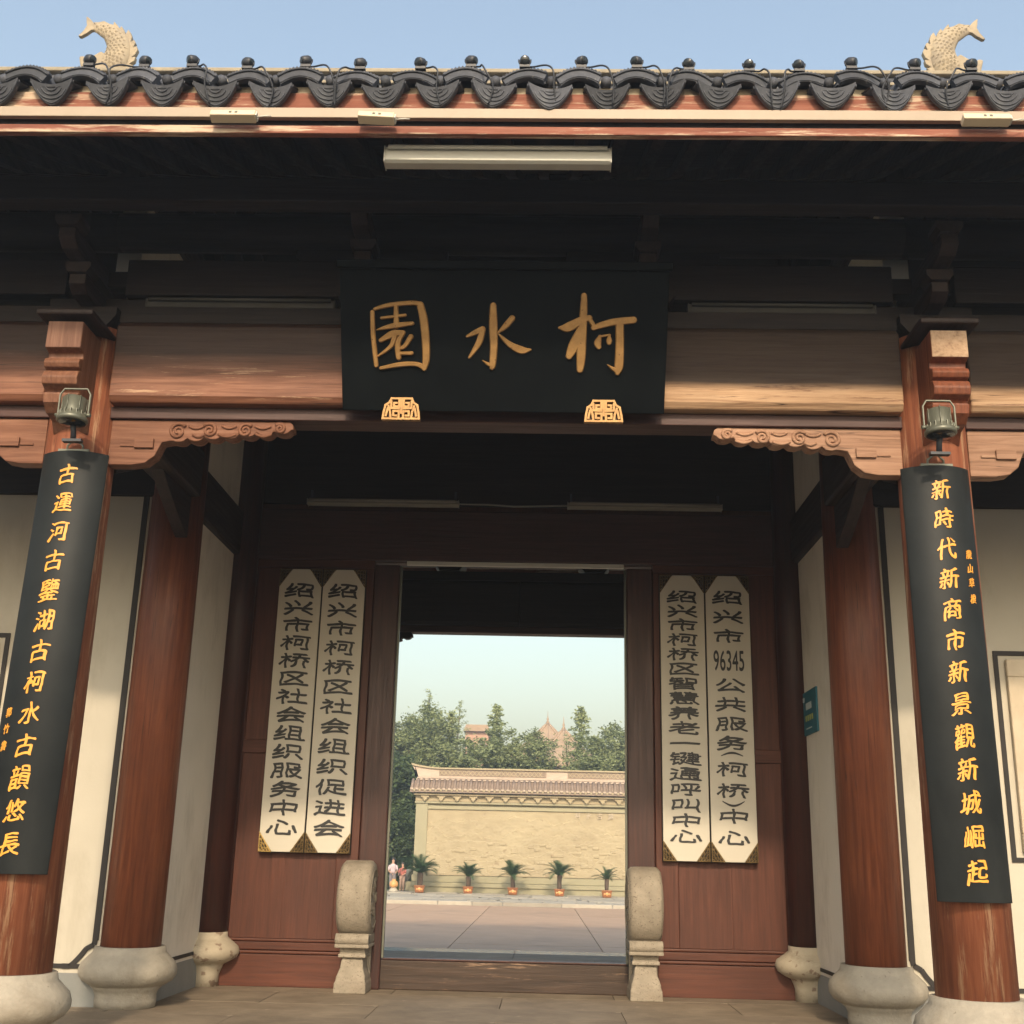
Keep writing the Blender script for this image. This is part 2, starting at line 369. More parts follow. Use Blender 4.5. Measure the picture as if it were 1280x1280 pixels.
# ------------------------------------------------------------------ gatehouse
GH = empty('gatehouse', 'timber gatehouse with tiled roof, cream walls and red-brown columns', 'gatehouse', (XC, Y3, 0))
def gpart(name, mb, mat, parent=None, bev=0, **k):
    o = ob(name, mb, mat, None, bev, **k)
    o.parent = parent or GH
    base = GH
    # keep world coordinates under the moved empty
    if parent is None: o.matrix_parent_inverse = Matrix.Translation((-XC, -Y3, 0))
    return o

BASEP = [(.225,0),(.228,.05),(.225,.09),(.24,.125),(.262,.145),(.262,.152),(.285,.16),(.33,.19),(.358,.23),(.36,.27),(.345,.315),(.31,.35),(.285,.375),(.27,.39),(.262,.43)]
cs = MB().lathe([(CR,.43),(CR,3.0),(.215,4.52)], n=48).mesh('column'); cs.materials.append(COLW)
cw = MB().lathe([(CR+.004,.43),(CR+.002,2.5),(.218,4.52)], n=48).mesh('column'); cw.materials.append(COLWORN)
bs = MB().lathe(BASEP, n=48).mesh('stone_base'); noisy(bs, .004, 9); bs.materials.append(STONE)
def column(x, y, worn=False):
    o = link('column', cw if worn else cs, None, GH, loc=(x-XC, y-Y3, 0))
    b = link('stone_base', bs, None, o, rotz=random.uniform(0, 6))
    return o
for x in (XL, XR):
    for y in (Y1, Y5): column(x, y, y == Y1)
    for y in (Y2, Y4): column(x, y)
for x in (XL-3.7, XR+3.7):
    for y in (Y1, Y5): column(x, y, True)
# slim engaged columns at the door wall
sc = MB().lathe([(.155,.42),(.15,6.5)], n=32).mesh('column'); sc.materials.append(JAMB)
sb = MB().lathe([(.12,0),(.12,.1),(.135,.14),(.15,.17),(.155,.18),(.20,.2),(.265,.24),(.285,.29),(.265,.335),(.20,.38),(.165,.41),(.165,.45)], n=40).mesh('stone_base')
noisy(sb, .005, 9, 2); sb.materials.append(SPECK)
for x in (-2.93, 2.35):
    o = link('column', sc, None, GH, loc=(x-XC, 10.93-Y3, 0)); link('stone_base', sb, None, o)

# beams between the columns
def beam(x0, x1, y, mat, z0=3.97, z1=4.56, t=.2):
    m = MB().prism([(y-t+.03, z0), (y+t-.03, z0), (y+t, z0+.04), (y+t, z1-.05), (y+t-.05, z1), (y-t+.05, z1), (y-t, z1-.05), (y-t, z0+.04)], x0, x1, 'yz')
    return gpart('tie_beam', m, mat, bev=.012)
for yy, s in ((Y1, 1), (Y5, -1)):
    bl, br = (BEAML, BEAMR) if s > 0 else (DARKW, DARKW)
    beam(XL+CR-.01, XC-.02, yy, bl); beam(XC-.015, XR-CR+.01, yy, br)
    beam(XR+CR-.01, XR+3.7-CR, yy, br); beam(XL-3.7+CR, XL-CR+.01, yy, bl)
    for a, b in ((XL+CR-.02, XR-CR+.02), (XR+CR-.02, XR+3.6), (XL-3.6, XL-CR+.02)):
        gpart('lower_board', MB().box(a, b, yy-.1, yy+.1, 3.885, 3.968), REDB, bev=.006)
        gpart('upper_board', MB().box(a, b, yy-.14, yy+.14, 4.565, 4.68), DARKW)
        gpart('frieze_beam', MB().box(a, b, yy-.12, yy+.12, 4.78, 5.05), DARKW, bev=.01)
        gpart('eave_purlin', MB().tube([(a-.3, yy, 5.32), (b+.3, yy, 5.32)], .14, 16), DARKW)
# sparrow braces: block with scroll carving
def spiral(cx, cz, r, y, turns=1.6, s=1, tr=.012, n=26, a0=0):
    return [(cx + s*r*(1-.82*i/n)*math.cos(a0+turns*2*math.pi*i/n), y, cz + r*(1-.82*i/n)*math.sin(a0+turns*2*math.pi*i/n)) for i in range(n+1)]
def brace(xc, s, y, front):
    """s = +1: brace runs to +x from column edge xc"""
    top = 3.883
    out = [(0,top),(0,top-.315),(.16,top-.315),(.25,top-.30),(.31,top-.25),(.335,top-.19),(.35,top-.155),(.40,top-.145)]
    n = 7
    for i in range(n):
        u = .40+i*.115; h = .135-.011*i
        for k in range(1, 5):
            a = math.pi*k/5
            out.append((u+.115*k/5, top-h-.016*math.sin(a)*(1.3 if i % 2 else 1)))
        out.append((u+.115, top-h+.012))
    out += [(1.22,top-.055),(1.215,top-.02),(1.19,top)]
    pts = [(xc+s*p[0], p[1]) for p in out]
    f = -1 if front else 1
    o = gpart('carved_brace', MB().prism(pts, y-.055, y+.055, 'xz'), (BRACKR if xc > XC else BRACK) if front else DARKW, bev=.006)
    m = MB()
    yf = y+f*.058
    for (u, dz, r, sg) in ((.45,.078,.058,1),(.66,.068,.050,-1),(.90,.066,.048,1),(1.13,.05,.036,-1)):
        m.tube(spiral(xc+s*u, top-dz, r, yf, 1.7, s*sg, a0=.6), [.013-.005*i/26 for i in range(27)], 6)
    for (u0, u1, dz) in ((.52,.62,.04),(.55,.63,.10),(.74,.84,.035),(.72,.84,.095),(.96,1.07,.035),(.97,1.08,.09)):
        m.tube([(xc+s*(u0+(u1-u0)*t/6), yf, top-dz-.018*math.sin(math.pi*t/6)) for t in range(7)], .009, 6)
    c = ob('scroll_carving', m, (BRACKR if xc > XC else BRACK), o)
    m2 = MB().box(*sorted((xc+s*.17, xc+s*.30)), *sorted((y+f*.056, y+f*.075)), top-.20, top-.135)
    m2.box(*sorted((xc+s*.075, xc+s*.168)), *sorted((y+f*.056, y+f*.066)), top-.19, top-.172)
    ob('carved_step', m2, (BRACKR if xc > XC else BRACK), o, bev=.004)
    return o
for yy, fr in ((Y1, True), (Y5, False)):
    e = .215
    brace(XL+e, 1, yy-.02, fr); brace(XR-e, -1, yy-.02, fr)
    brace(XL-e, -1, yy-.02, fr); brace(XR+e, 1, yy-.02, fr)

# projecting carved beam ends over the outer columns
PB = [(7.35,4.40),(6.81,4.40),(6.81,4.215),(6.87,4.20),(6.875,4.165),(6.83,4.15),(6.815,4.12),(6.83,4.09),(6.87,4.08),(6.835,4.065),(6.815,4.02),(6.83,3.975),(6.885,3.955),(6.90,3.94),(6.87,3.93),(6.885,3.87),(6.95,3.82),(7.05,3.80),(7.10,3.73),(7.35,3.70)]
def dougong(x, y0=7.3, s=1, z=4.5):
    m = MB()
    o = gpart('bracket_set', MB().prism([(x-.13,z),(x+.13,z),(x+.20,z+.09),(x+.20,z+.15),(x-.20,z+.15),(x-.20,z+.09)], y0-.2, y0+.2, 'xz'), DARKW)
    z2 = z+.15
    for i, (l, q) in enumerate(((.42,.0),(.66,.21))):
        zz = z2+q
        ob('bracket_arm', MB().prism([(y0-l,zz+.13),(y0-l,zz+.06),(y0-l+.07,zz+.01),(y0-l+.16,zz),(y0+l-.16,zz),(y0+l-.07,zz+.01),(y0+l,zz+.06),(y0+l,zz+.13)], x-.055, x+.055, 'yz'), DARKY, o, bev=.006)
        ob('bracket_arm', MB().prism([(x-l*.8,zz+.13),(x-l*.8,zz+.06),(x-l*.8+.07,zz+.01),(x+l*.8-.07,zz+.01),(x+l*.8,zz+.06),(x+l*.8,zz+.13)], y0-.055-.0*i, y0+.055, 'xz').mesh('bracket_arm') and MB().prism([(x-l*.8,zz+.132),(x-l*.8,zz+.06),(x-l*.8+.07,zz+.012),(x+l*.8-.07,zz+.012),(x+l*.8,zz+.06),(x+l*.8,zz+.132)], y0-.053, y0+.053, 'xz'), DARKW, o, bev=.006)
        for px, py in ((x, y0-l+.06), (x, y0+l-.06)):
            ob('bearing_block', MB().prism([(px-.06,zz+.134),(px+.06,zz+.134),(px+.085,zz+.17),(px+.085,zz+.208),(px-.085,zz+.208),(px-.085,zz+.17)], py-.08, py+.08, 'xz'), DARKY, o)
for x in (XL, XR):
    for flip in (False, True):
        P = PB if not flip else [(Y3*2-p[0], p[1]) for p in PB]
        o = gpart('projecting_beam_end', MB().prism(P, x-.115, x+.115, 'yz'), COLTOP if x < 0 else COLW, bev=.008)
        yf = 6.807 if not flip else Y3*2-6.807
        ob('end_grain_face', MB().box(x-.112, x+.112, min(yf, yf+.004), max(yf, yf+.004), 4.219, 4.397), ENDG if x > 0 else COLTOP, o)
        y0 = 6.76 if not flip else Y3*2-6.76
        ob('cap_plate', MB().box(x-.185, x+.185, min(y0, y0+(.5 if not flip else -.5)), max(y0, y0+(.5 if not flip else -.5)), 4.43, 4.468), DARKY, o, bev=.01)
for yy in (Y1, Y5):
    for x in (XL, XC-.94, XC+.94, XR, XR+1.85, XL-1.85): dougong(x, yy, z=4.5 if x in (XL, XR) else 4.685)
# outer longitudinal eave beam carried by the brackets
for y0 in (6.55, Y3*2-6.55):
    gpart('eave_beam', MB().box(-7.8, 7.2, y0-.07, y0+.07, 5.09, 5.26), DARKW, bev=.01)

# cross beams at the side of the porch
for x in (XL+.12, XR-.12):
    gpart('cross_beam', MB().box(x-.13, x+.13, Y1+.2, Y2-.2, 3.95, 4.35), DARKY, bev=.02)
    gpart('cross_beam', MB().box(x-.13, x+.13, Y4+.2, Y5-.2, 3.95, 4.35), DARKY, bev=.02)
for x in (XL+.04, XR-.04):
    gpart('cross_beam', MB().box(x-.15, x+.15, Y2+.1, Y4-.1, 3.87, 4.30), DARKY, bev=.02)
    gpart('gable_infill', MB().box(x-.09, x+.09, Y1+.3, Y5-.3, 4.36 if False else 4.352, 5.75), PLASTERG)
    gpart('upper_cross_beam', MB().box(x-.12, x+.12, Y1, Y5, 5.76, 6.0), DARKY)
# braces under the cross beams (dark, moon shaped)
for x in (XL+.12, XR-.12):
    for (ya, sg) in ((Y1+.22, 1), (Y2-.2, -1)):
        gpart('cross_brace', MB().prism([(ya,3.948),(ya+sg*.75,3.948),(ya+sg*.6,3.86),(ya+sg*.3,3.72),(ya,3.6)], x-.05, x+.05, 'yz'), DARKY, bev=.006)

# walls ---------------------------------------------------------------
def facade(x0, x1, yf, s, edge, exo):
    """x0..x1 plaster wall facing s (-1 towards the camera), edge = x of the column side"""
    y0, y1 = sorted((yf, yf-s*.2))
    wl = gpart('wall', MB().box(x0, x1, y0, y1, 0, 3.98), PLASTER)
    a, b = sorted((yf+s*.004, yf-s*.0005)); a2, b2 = sorted((yf+s*.012, yf-s*.0005))
    ob('skirting', MB().box(x0+.001, x1-.001, a, b, 0.001, .235), SKIRT, wl)
    ob('black_border', MB().box(x0+.002, x1-.002, a2, b2, .268, .300), BLACKL, wl)
    sg = 1 if edge == x0 else -1
    # border rises in a curve round the column base, then runs up beside the column
    cx = edge
    ob('black_border', MB().box(min(cx+sg*.045, cx+sg*.09), max(cx+sg*.045, cx+sg*.09), a2, b2, .47, 3.979), BLACKL, wl)
    path = [(cx+sg*.067, .485), (cx+sg*.075, .44), (cx+sg*.13, .41), (cx+sg*.165, .36), (cx+sg*.21, .31), (cx+sg*.24, .284), (cx+sg*.30, .284)]
    m = MB(); t = .018
    for (p, q) in zip(path[:-1], path[1:]):
        dx, dz = q[0]-p[0], q[1]-p[1]; L = math.hypot(dx, dz); nx, nz = -dz/L*t, dx/L*t
        m.prism([(p[0]+nx,p[1]+nz),(q[0]+nx,q[1]+nz),(q[0]-nx,q[1]-nz),(p[0]-nx,p[1]-nz)], yf+s*.014, yf-s*.0005, 'xz')
    ob('black_border', m, BLACKL, wl)
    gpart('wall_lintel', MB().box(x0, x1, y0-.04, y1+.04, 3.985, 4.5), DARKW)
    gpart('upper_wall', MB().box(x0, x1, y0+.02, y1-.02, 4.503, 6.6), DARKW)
    return wl
for yf, s in ((9.30, -1), (Y3*2-9.30, 1)):
    facade(-7.7, XL-.17, yf, s, XL-.17, 0); facade(XR+.17, 7.1, yf, s, XR+.17, 0)
for x0, x1 in ((-7.75, -7.55), (6.97, 7.17)):
    gpart('end_wall', MB().box(x0-.001, x1+.001, 9.51, Y3*2-9.51, 0, 6.6), PLASTER)
# side walls of the porch passage
for x, s in ((-2.98, 1), (2.40, -1)):
    for ya, yb in ((Y2+.05, Y3-.12), (Y3+.12, Y4-.05)):
        a, b = sorted((x, x-s*.2))
        wl = gpart('wall', MB().box(a, b, ya, yb, 0, 3.868), PLASTERG)
        c, dd = sorted((x-s*.0005, x+s*.004)); e, f = sorted((x-s*.0005, x+s*.01))
        ob('skirting', MB().box(c, dd, ya, yb, .001, .245), SKIRT, wl)
        ob('black_border', MB().box(e, f, ya, yb, .272, .30), BLACKL, wl)
# carved stone windows on the outer walls
def stone_window(x0, x1, z0, z1, yf, name_label):
    t = empty('stone_window', name_label, 'window panel', ((x0+x1)/2, yf, z0), 'stone window panels on the cream walls')
    o = Vector(t.location)
    def P(name, mb, mat, bev=0):
        q = ob(name, mb, mat, t, bev); q.matrix_parent_inverse = Matrix.Translation(-o); return q
    m = MB()
    for a, b, c, dd in ((x0, x1, z0, z0+.035), (x0, x1, z1-.035, z1), (x0, x0+.035, z0+.035, z1-.035), (x1-.035, x1, z0+.035, z1-.035)):
        m.box(a, b, yf-.014, yf, c, dd)
    P('black_border', m, BLACKL)
    a, b, c, dd = x0+.085, x1-.085, z0+.07, z1-.07
    # stone frame with a deep fret window
    iw = .14
    m = MB().box(a, b, yf-.05, yf-.001, c, c+iw).box(a, b, yf-.05, yf-.001, dd-iw, dd).box(a, a+iw, yf-.05, yf-.001, c+iw, dd-iw).box(b-iw, b, yf-.05, yf-.001, c+iw, dd-iw)
    P('stone_frame', m, RELF, .01)
    P('dark_recess', MB().box(a+iw, b-iw, yf-.008, yf-.001, c+iw, dd-iw), SKIRT)
    n = 6
    for i in range(n):
        xx = a+iw+(b-a-2*iw)*(i+.5)/n
        P('lattice_bar', MB().box(xx-.045, xx+.045, yf-.04, yf-.009, c+iw+.07, dd-iw-.09), RELF, .006)
    for zz in (c+iw, dd-iw-.06, (c+dd)/2-.03):
        P('lattice_bar', MB().box(a+iw, b-iw, yf-.045, yf-.010, zz, zz+.05), RELF, .006)
stone_window(3.57, 5.35, 1.19, 2.80, 9.30, 'carved stone window panel with black border on the right-hand wall')
stone_window(-6.1, -4.335, 1.19, 2.80, 9.30, 'carved stone window panel with black border on the left-hand wall')

# door wall -----------------------------------------------------------
DF = 11.0
dw = gpart('door_wall', MB().box(-3.0, -1.64, DF+.03, DF+.13, 0, 4.45).box(1.04, 2.42, DF+.03, DF+.13, 0, 4.45).box(-1.64, 1.04, DF+.03, DF+.13, 3.87, 4.45), DOORW)
for x0, x1, s in ((-2.98, -1.645, 1), (1.045, 2.40, -1)):
    ob('bottom_board', MB().box(x0, x1, DF-.03, DF+.029, 0.0, .27), DOORH, dw, bev=.006)
    ob('moulding', MB().box(x0, x1, DF-.045, DF+.028, .275, .30), DOORH, dw, bev=.008)
    ob('rail', MB().box(x0, x1, DF-.012, DF+.028, .305, .37), DOORH, dw, bev=.005)
    ob('moulding', MB().box(x0, x1, DF-.02, DF+.028, .375, .40), DOORH, dw, bev=.008)
    ob('rail', MB().box(x0, x1, DF-.012, DF+.028, 2.02, 2.14), DOORH, dw, bev=.005)
    ob('rail', MB().box(x0, x1, DF-.012, DF+.028, 3.80, 3.92), DOORH, dw, bev=.005)
    a = x0+.17 if s > 0 else x1-.17
    for xx in ((x0, x0+.2), (x1-.2, x1)):
        ob('stile', MB().box(xx[0], xx[1], DF-.016, DF+.027, .402, 3.798), DOORW, dw, bev=.005)
    n = 2; w0, w1 = x0+.203, x1-.203
    for i in range(n):
        ob('plank', MB().box(w0+(w1-w0)*i/n+.0004, w0+(w1-w0)*(i+1)/n-.0004, DF+.006, DF+.028, .402, 2.018), DOORW, dw, bev=.001)
        ob('plank', MB().box(w0+(w1-w0)*i/n+.0012, w0+(w1-w0)*(i+1)/n-.0012, DF+.006, DF+.028, 2.142, 3.798), DOORW, dw, bev=.001)
jl = gpart('door_jamb', MB().box(-1.638, -1.395, DF-.05, DF+.16, 0, 3.83), JAMB, bev=.012)
jr = gpart('door_jamb', MB().box(.79, 1.038, DF-.05, DF+.16, 0, 3.83), JAMB, bev=.012)
for xx in ((-1.394, -1.377), (.772, .789)):
    gpart('metal_edge_strip', MB().box(xx[0], xx[1], DF+.0, DF+.05, .26, 3.83), LAMPG)
gpart('lintel', MB().box(-2.98, 2.40, DF-.06, DF+.17, 3.875, 4.38), REDB, bev=.012)
gpart('pale_lintel_strip', MB().box(-1.33, .765, DF-.055, DF-.01, 3.832, 3.868), TUBEW)
gpart('upper_door_wall', MB().box(-2.98, 2.40, DF+.02, DF+.14, 4.455, 8.0), DARKW)
th = gpart('threshold', MB().box(-1.47, .86, DF-.0, DF+.10, 0, .245), THRES, bev=.01)
ob('threshold_cap', MB().box(-1.385, .782, DF-.012, DF+.112, .247, .262), JAMB, th, bev=.004)

# roof ----------------------------------------------------------------
UND = [(5.725,5.14),(7.3,5.80),(9.2,6.95),(11.08,8.30)]
def yz(u, pts=UND):
    return pts
RO = gpart('roof', MB(), TILE) if False else None
m = MB()
def slab(m, off, th, x0, x1, flip):
    P = [(y, z+off) for y, z in UND]
    Q = [(y, z+off+th) for y, z in UND][::-1]
    pts = P+Q
    if flip: pts = [(2*Y3-y, z) for y, z in pts][::-1]
    n = len(pts)
    vs = [(x0, *p) for p in pts]+[(x1, *p) for p in pts]
    fs = [(i, (i+1) % n, (i+1) % n+n, i+n) for i in range(n)]
    k = len(P)
    for j in range(k-1):
        fs.append((j, j+1, n-2-j, n-1-j)); fs.append((n+j, n+j+1, 2*n-2-j, 2*n-1-j))
    m.add(vs, fs)
slab(m, .085, .05, -7.9, 7.3, False); slab(m, .085, .05, -7.9, 7.3, True)
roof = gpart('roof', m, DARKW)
def raft(flip):
    m = MB(); P = [(y, z-.0) for y, z in UND]; Q = [(y, z+.083) for y, z in UND][::-1]
    if flip: P = [(2*Y3-y, z) for y, z in P]; Q = [(2*Y3-y, z) for y, z in Q]
    pts = P+Q; n = len(pts); k = len(P)
    vs = [(-.04, *p) for p in pts]+[(.04, *p) for p in pts]
    fs = [(i, (i+1) % n, (i+1) % n+n, i+n) for i in range(n)]
    for j in range(k-1): fs.append((j, j+1, n-2-j, n-1-j)); fs.append((n+j, n+j+1, 2*n-2-j, 2*n-1-j))
    m.add(vs, fs); me = m.mesh('rafter'); me.materials.append(DARKY); return me
rf, rb = raft(False), raft(True)
x = -7.8
while x < 7.25:
    link('rafter', rf, None, roof, loc=(x, .0, 0)); link('rafter', rb, None, roof, loc=(x, 0, 0)); x += .235
for (y, z) in ((9.2, 6.80), (11.08, 8.12), (2*Y3-9.2, 6.80)):
    gpart('purlin', MB().tube([(-7.7, y, z), (7.1, y, z)], .14, 14), DARKW)
# tile surface: alternating rows of cover and pan tiles, real steps at every course
PER = .317; X0 = -.16
def roofz(y):
    y = y if y <= Y3 else 2*Y3-y
    for (a, b), (c, dd) in zip(UND[:-1], UND[1:]):
        if y <= c: return b+(dd-b)*(y-a)/(c-a)+.16
    return UND[-1][1]+.16
def tiles(flip):
    m = MB(); n0, n1 = int((-7.8-X0)/PER), int((7.2-X0)/PER)
    prof = []
    for k in range(n0, n1):
        xc = X0+k*PER
        for i in range(4):   # cover arch
            a = math.pi*(1-i/3); prof.append((xc+.105*math.cos(a), .075+.075*math.sin(a)))
        for i in range(3):   # pan
            prof.append((xc+.105+(PER-.21)*(i+.5)/3, .04-.05*math.sin(math.pi*(i+.5)/3)))
    L = len(prof)
    ys = []; y = 5.80
    while y < Y3-.1: ys.append(y); y += .20
    vs = []; fs = []
    for j, y in enumerate(ys):
        for yy, lift in ((y, .035), (y+.20, .0)):
            yk = yy if not flip else 2*Y3-yy
            vs += [(p[0], yk, roofz(yk)+p[1]+lift) for p in prof]
        b = j*2*L
        fs += [(b+i, b+i+1, b+L+i+1, b+L+i) for i in range(L-1)]
        if j: fs += [(b-L+i, b-L+i+1, b+i+1, b+i) for i in range(L-1)]
    m.add(vs, fs); return m
tl = ob('roof_tile_rows', tiles(False), TILE, roof); stuff(tl)
tl = ob('roof_tile_rows', tiles(True), TILE, roof); stuff(tl)
# eave end tiles -------------------------------------------------------
EY, = (5.68,)
# fan-shaped cover end: arched band with scalloped crown
def fan_mesh():
    m = MB(); n = 26; vo = []; vi = []
    for i in range(n+1):
        t = -1+2*i/n
        vo.append((.132*t, .036+.054*(1-t*t)+(.012 if i % 2 else 0))); vi.append((.106*t, -.036+.052*(1-t*t)))
    # band as quads, leaning back
    def P(p, y): return (p[0], y+(p[1])*.25, p[1])
    vs = [P(p, -.02) for p in vo]+[P(p, -.02) for p in vi]+[P(p, .02) for p in vo]+[P(p, .02) for p in vi]
    N = n+1; fs = []
    for i in range(n):
        fs += [(i, i+1, N+i+1, N+i), (2*N+i+1, 2*N+i, 3*N+i, 3*N+i+1), (i, 2*N+i, 2*N+i+1, i+1), (N+i+1, 3*N+i+1, 3*N+i, N+i)]
    fs += [(0, N, 3*N, 2*N), (n, 2*N+n, 3*N+n, N+n)]
    m.add(vs, fs)
    # raised rims
    m.tube([P((.126*t/8, .022+.054*(1-(t/8)**2)), -.026) for t in range(-8, 9)], .006, 6)
    m.tube([P((.108*t/8, -.026+.050*(1-(t/8)**2)), -.022) for t in range(-8, 9)], .004, 6)
    # short arched tile running back
    arc = [(.118*math.cos(math.pi*i/8), .115*math.sin(math.pi*i/8)-.035) for i in range(9)]
    vs = [(p[0], .0, p[1]-.0) for p in arc]+[(p[0], .30, p[1]+.10) for p in arc]+[(p[0]*.86, .0, p[1]*.86-.002) for p in arc]+[(p[0]*.86, .30, p[1]*.86+.10) for p in arc]
    fs = []
    for i in range(8): fs += [(i, i+1, 9+i+1, 9+i), (18+i+1, 18+i, 27+i, 27+i+1), (i+1, i, 18+i, 18+i+1)]
    m.add(vs, fs, True)
    me = m.mesh('cover_end_tile'); me.materials.append(TILE); return me
def drip_mesh():
    m = MB(); n = 20
    top = []; bot = []
    for i in range(n+1):
        t = -1+2*i/n
        top.append((.124*t, -.034*(1-t*t)))
        bot.append((.124*t, -.012-.112*max(0, 1-t*t)**.8-.022*(1-abs(t))))
    def P(p, y): return (p[0], y-(p[1])*.3, p[1])
    N = n+1
    vs = [P(p, -.014) for p in top]+[P(p, -.014) for p in bot]+[P(p, .014) for p in top]+[P(p, .014) for p in bot]
    fs = []
    for i in range(n):
        fs += [(N+i, N+i+1, i+1, i), (3*N+i+1, 3*N+i, 2*N+i, 2*N+i+1), (i, i+1, 2*N+i+1, 2*N+i), (N+i+1, N+i, 3*N+i, 3*N+i+1)]
    m.add(vs, fs)
    # raised rim and shallow leaf scrolls
    m.tube([P((.116*t/10, -.020-.098*max(0, 1-(t/10)**2)**.8-.018*(1-abs(t/10))), -.0155) for t in range(-10, 11)], .004, 5)
    for q, (rx, rz_) in enumerate(((.088,.072),(.060,.050),(.034,.028))):
        m.tube([P((rx*math.cos(a_*math.pi/12+math.pi), -.040+rz_*math.sin(a_*math.pi/12+math.pi)), -.0150) for a_ in range(1, 12)], .0045, 5)
    # pan tile behind
    vs = []; fs = []
    for y, z in ((0, 0), (.30, .11)):
        for i in range(9):
            t = -1+2*i/8; vs.append((.13*t, y, z-.004-.034*(1-t*t)))
        for i in range(9):
            t = -1+2*i/8; vs.append((.13*t, y, z-.020-.034*(1-t*t)))
    for i in range(8): fs += [(i, i+1, 18+i+1, 18+i), (9+i+1, 9+i, 27+i, 27+i+1), (i, 9+i, 9+i+1, i+1)]
    m.add(vs, fs, True)
    me = m.mesh('drip_tile'); me.materials.append(TILE); return me
fm, dm = fan_mesh(), drip_mesh()
covers = []
for k in range(-23, 23):
    xc = X0+k*PER
    jx, jz = random.uniform(-.014, .014), random.uniform(-.012, .012)
    o = link('cover_end_tile', fm, None, roof, loc=(xc+jx, EY, 5.375+jz)); o.rotation_euler = (R(random.uniform(-6, 6)), R(random.uniform(-6, 6)), R(random.uniform(-8, 8)))
    covers.append((xc+jx, EY, 5.375+jz))
    o = link('drip_tile', dm, None, roof, loc=(xc+PER/2+random.uniform(-.01,.01), EY-.05, 5.338+random.uniform(-.012,.012))); o.rotation_euler = (R(random.uniform(-6, 6)), R(random.uniform(-5, 5)), R(random.uniform(-7, 7)))
    ob_ = link('joint_tile_end', None, None, roof) if False else None
    for sx in (-1,):
        o = link('cover_end_tile', fm, None, roof, loc=(xc, 2*Y3-EY, 5.375)); o.rotation_euler = (0, 0, math.pi)
me = MB().lathe([(.001,-.03),(.028,-.025),(.03,0),(.03,.2)], axis='y', n=12, cap=False).mesh('mortar_plug'); me.materials.append(TILE)
for k in range(-23, 23):
    for sx in (-.5,):
        link('mortar_plug', me, None, roof, loc=(X0+k*PER+.155, EY+.05, 5.415))
ob('mortar_bed', MB().box(-7.8, 7.2, EY+.06, EY+.16, 5.30, 5.385), RIDGE, roof)
# fascia boards and gutter
ob('fascia_board', MB().box(-7.9, 7.3, 5.70, 5.745, 5.175, 5.315), FASC, roof)
ob('fascia_board', MB().box(-7.9, 7.3, 2*Y3-5.745, 2*Y3-5.70, 5.03, 5.315), FASC, roof)
ob('lower_fascia', MB().box(-7.9, 7.3, 5.665, 5.71, 5.028, 5.078), FASC, roof, bev=.004)
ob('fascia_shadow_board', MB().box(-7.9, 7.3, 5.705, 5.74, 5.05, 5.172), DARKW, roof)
ob('gutter_trunking', MB().box(-7.9, 7.3, 5.655, 5.69, 5.125, 5.188), GUTT, roof, bev=.003)
# ridge
rg = ob('ridge', MB().box(-7.6, 7.0, 10.98, 11.18, 8.25, 9.40), TILE, roof)
ob('ridge_cap', MB().box(-7.6, 7.0, 10.93, 11.23, 9.42, 9.47), RIDGE, roof, bev=.01)
ob('ridge_fillet', MB().box(-7.6, 7.0, 10.95, 11.21, 9.29, 9.33), RIDGE, roof, bev=.01)
tm = MB().lathe([(.05,0),(.055,.02),(.04,.05)], n=10).mesh('ridge_tile'); tm.materials.append(TILE)

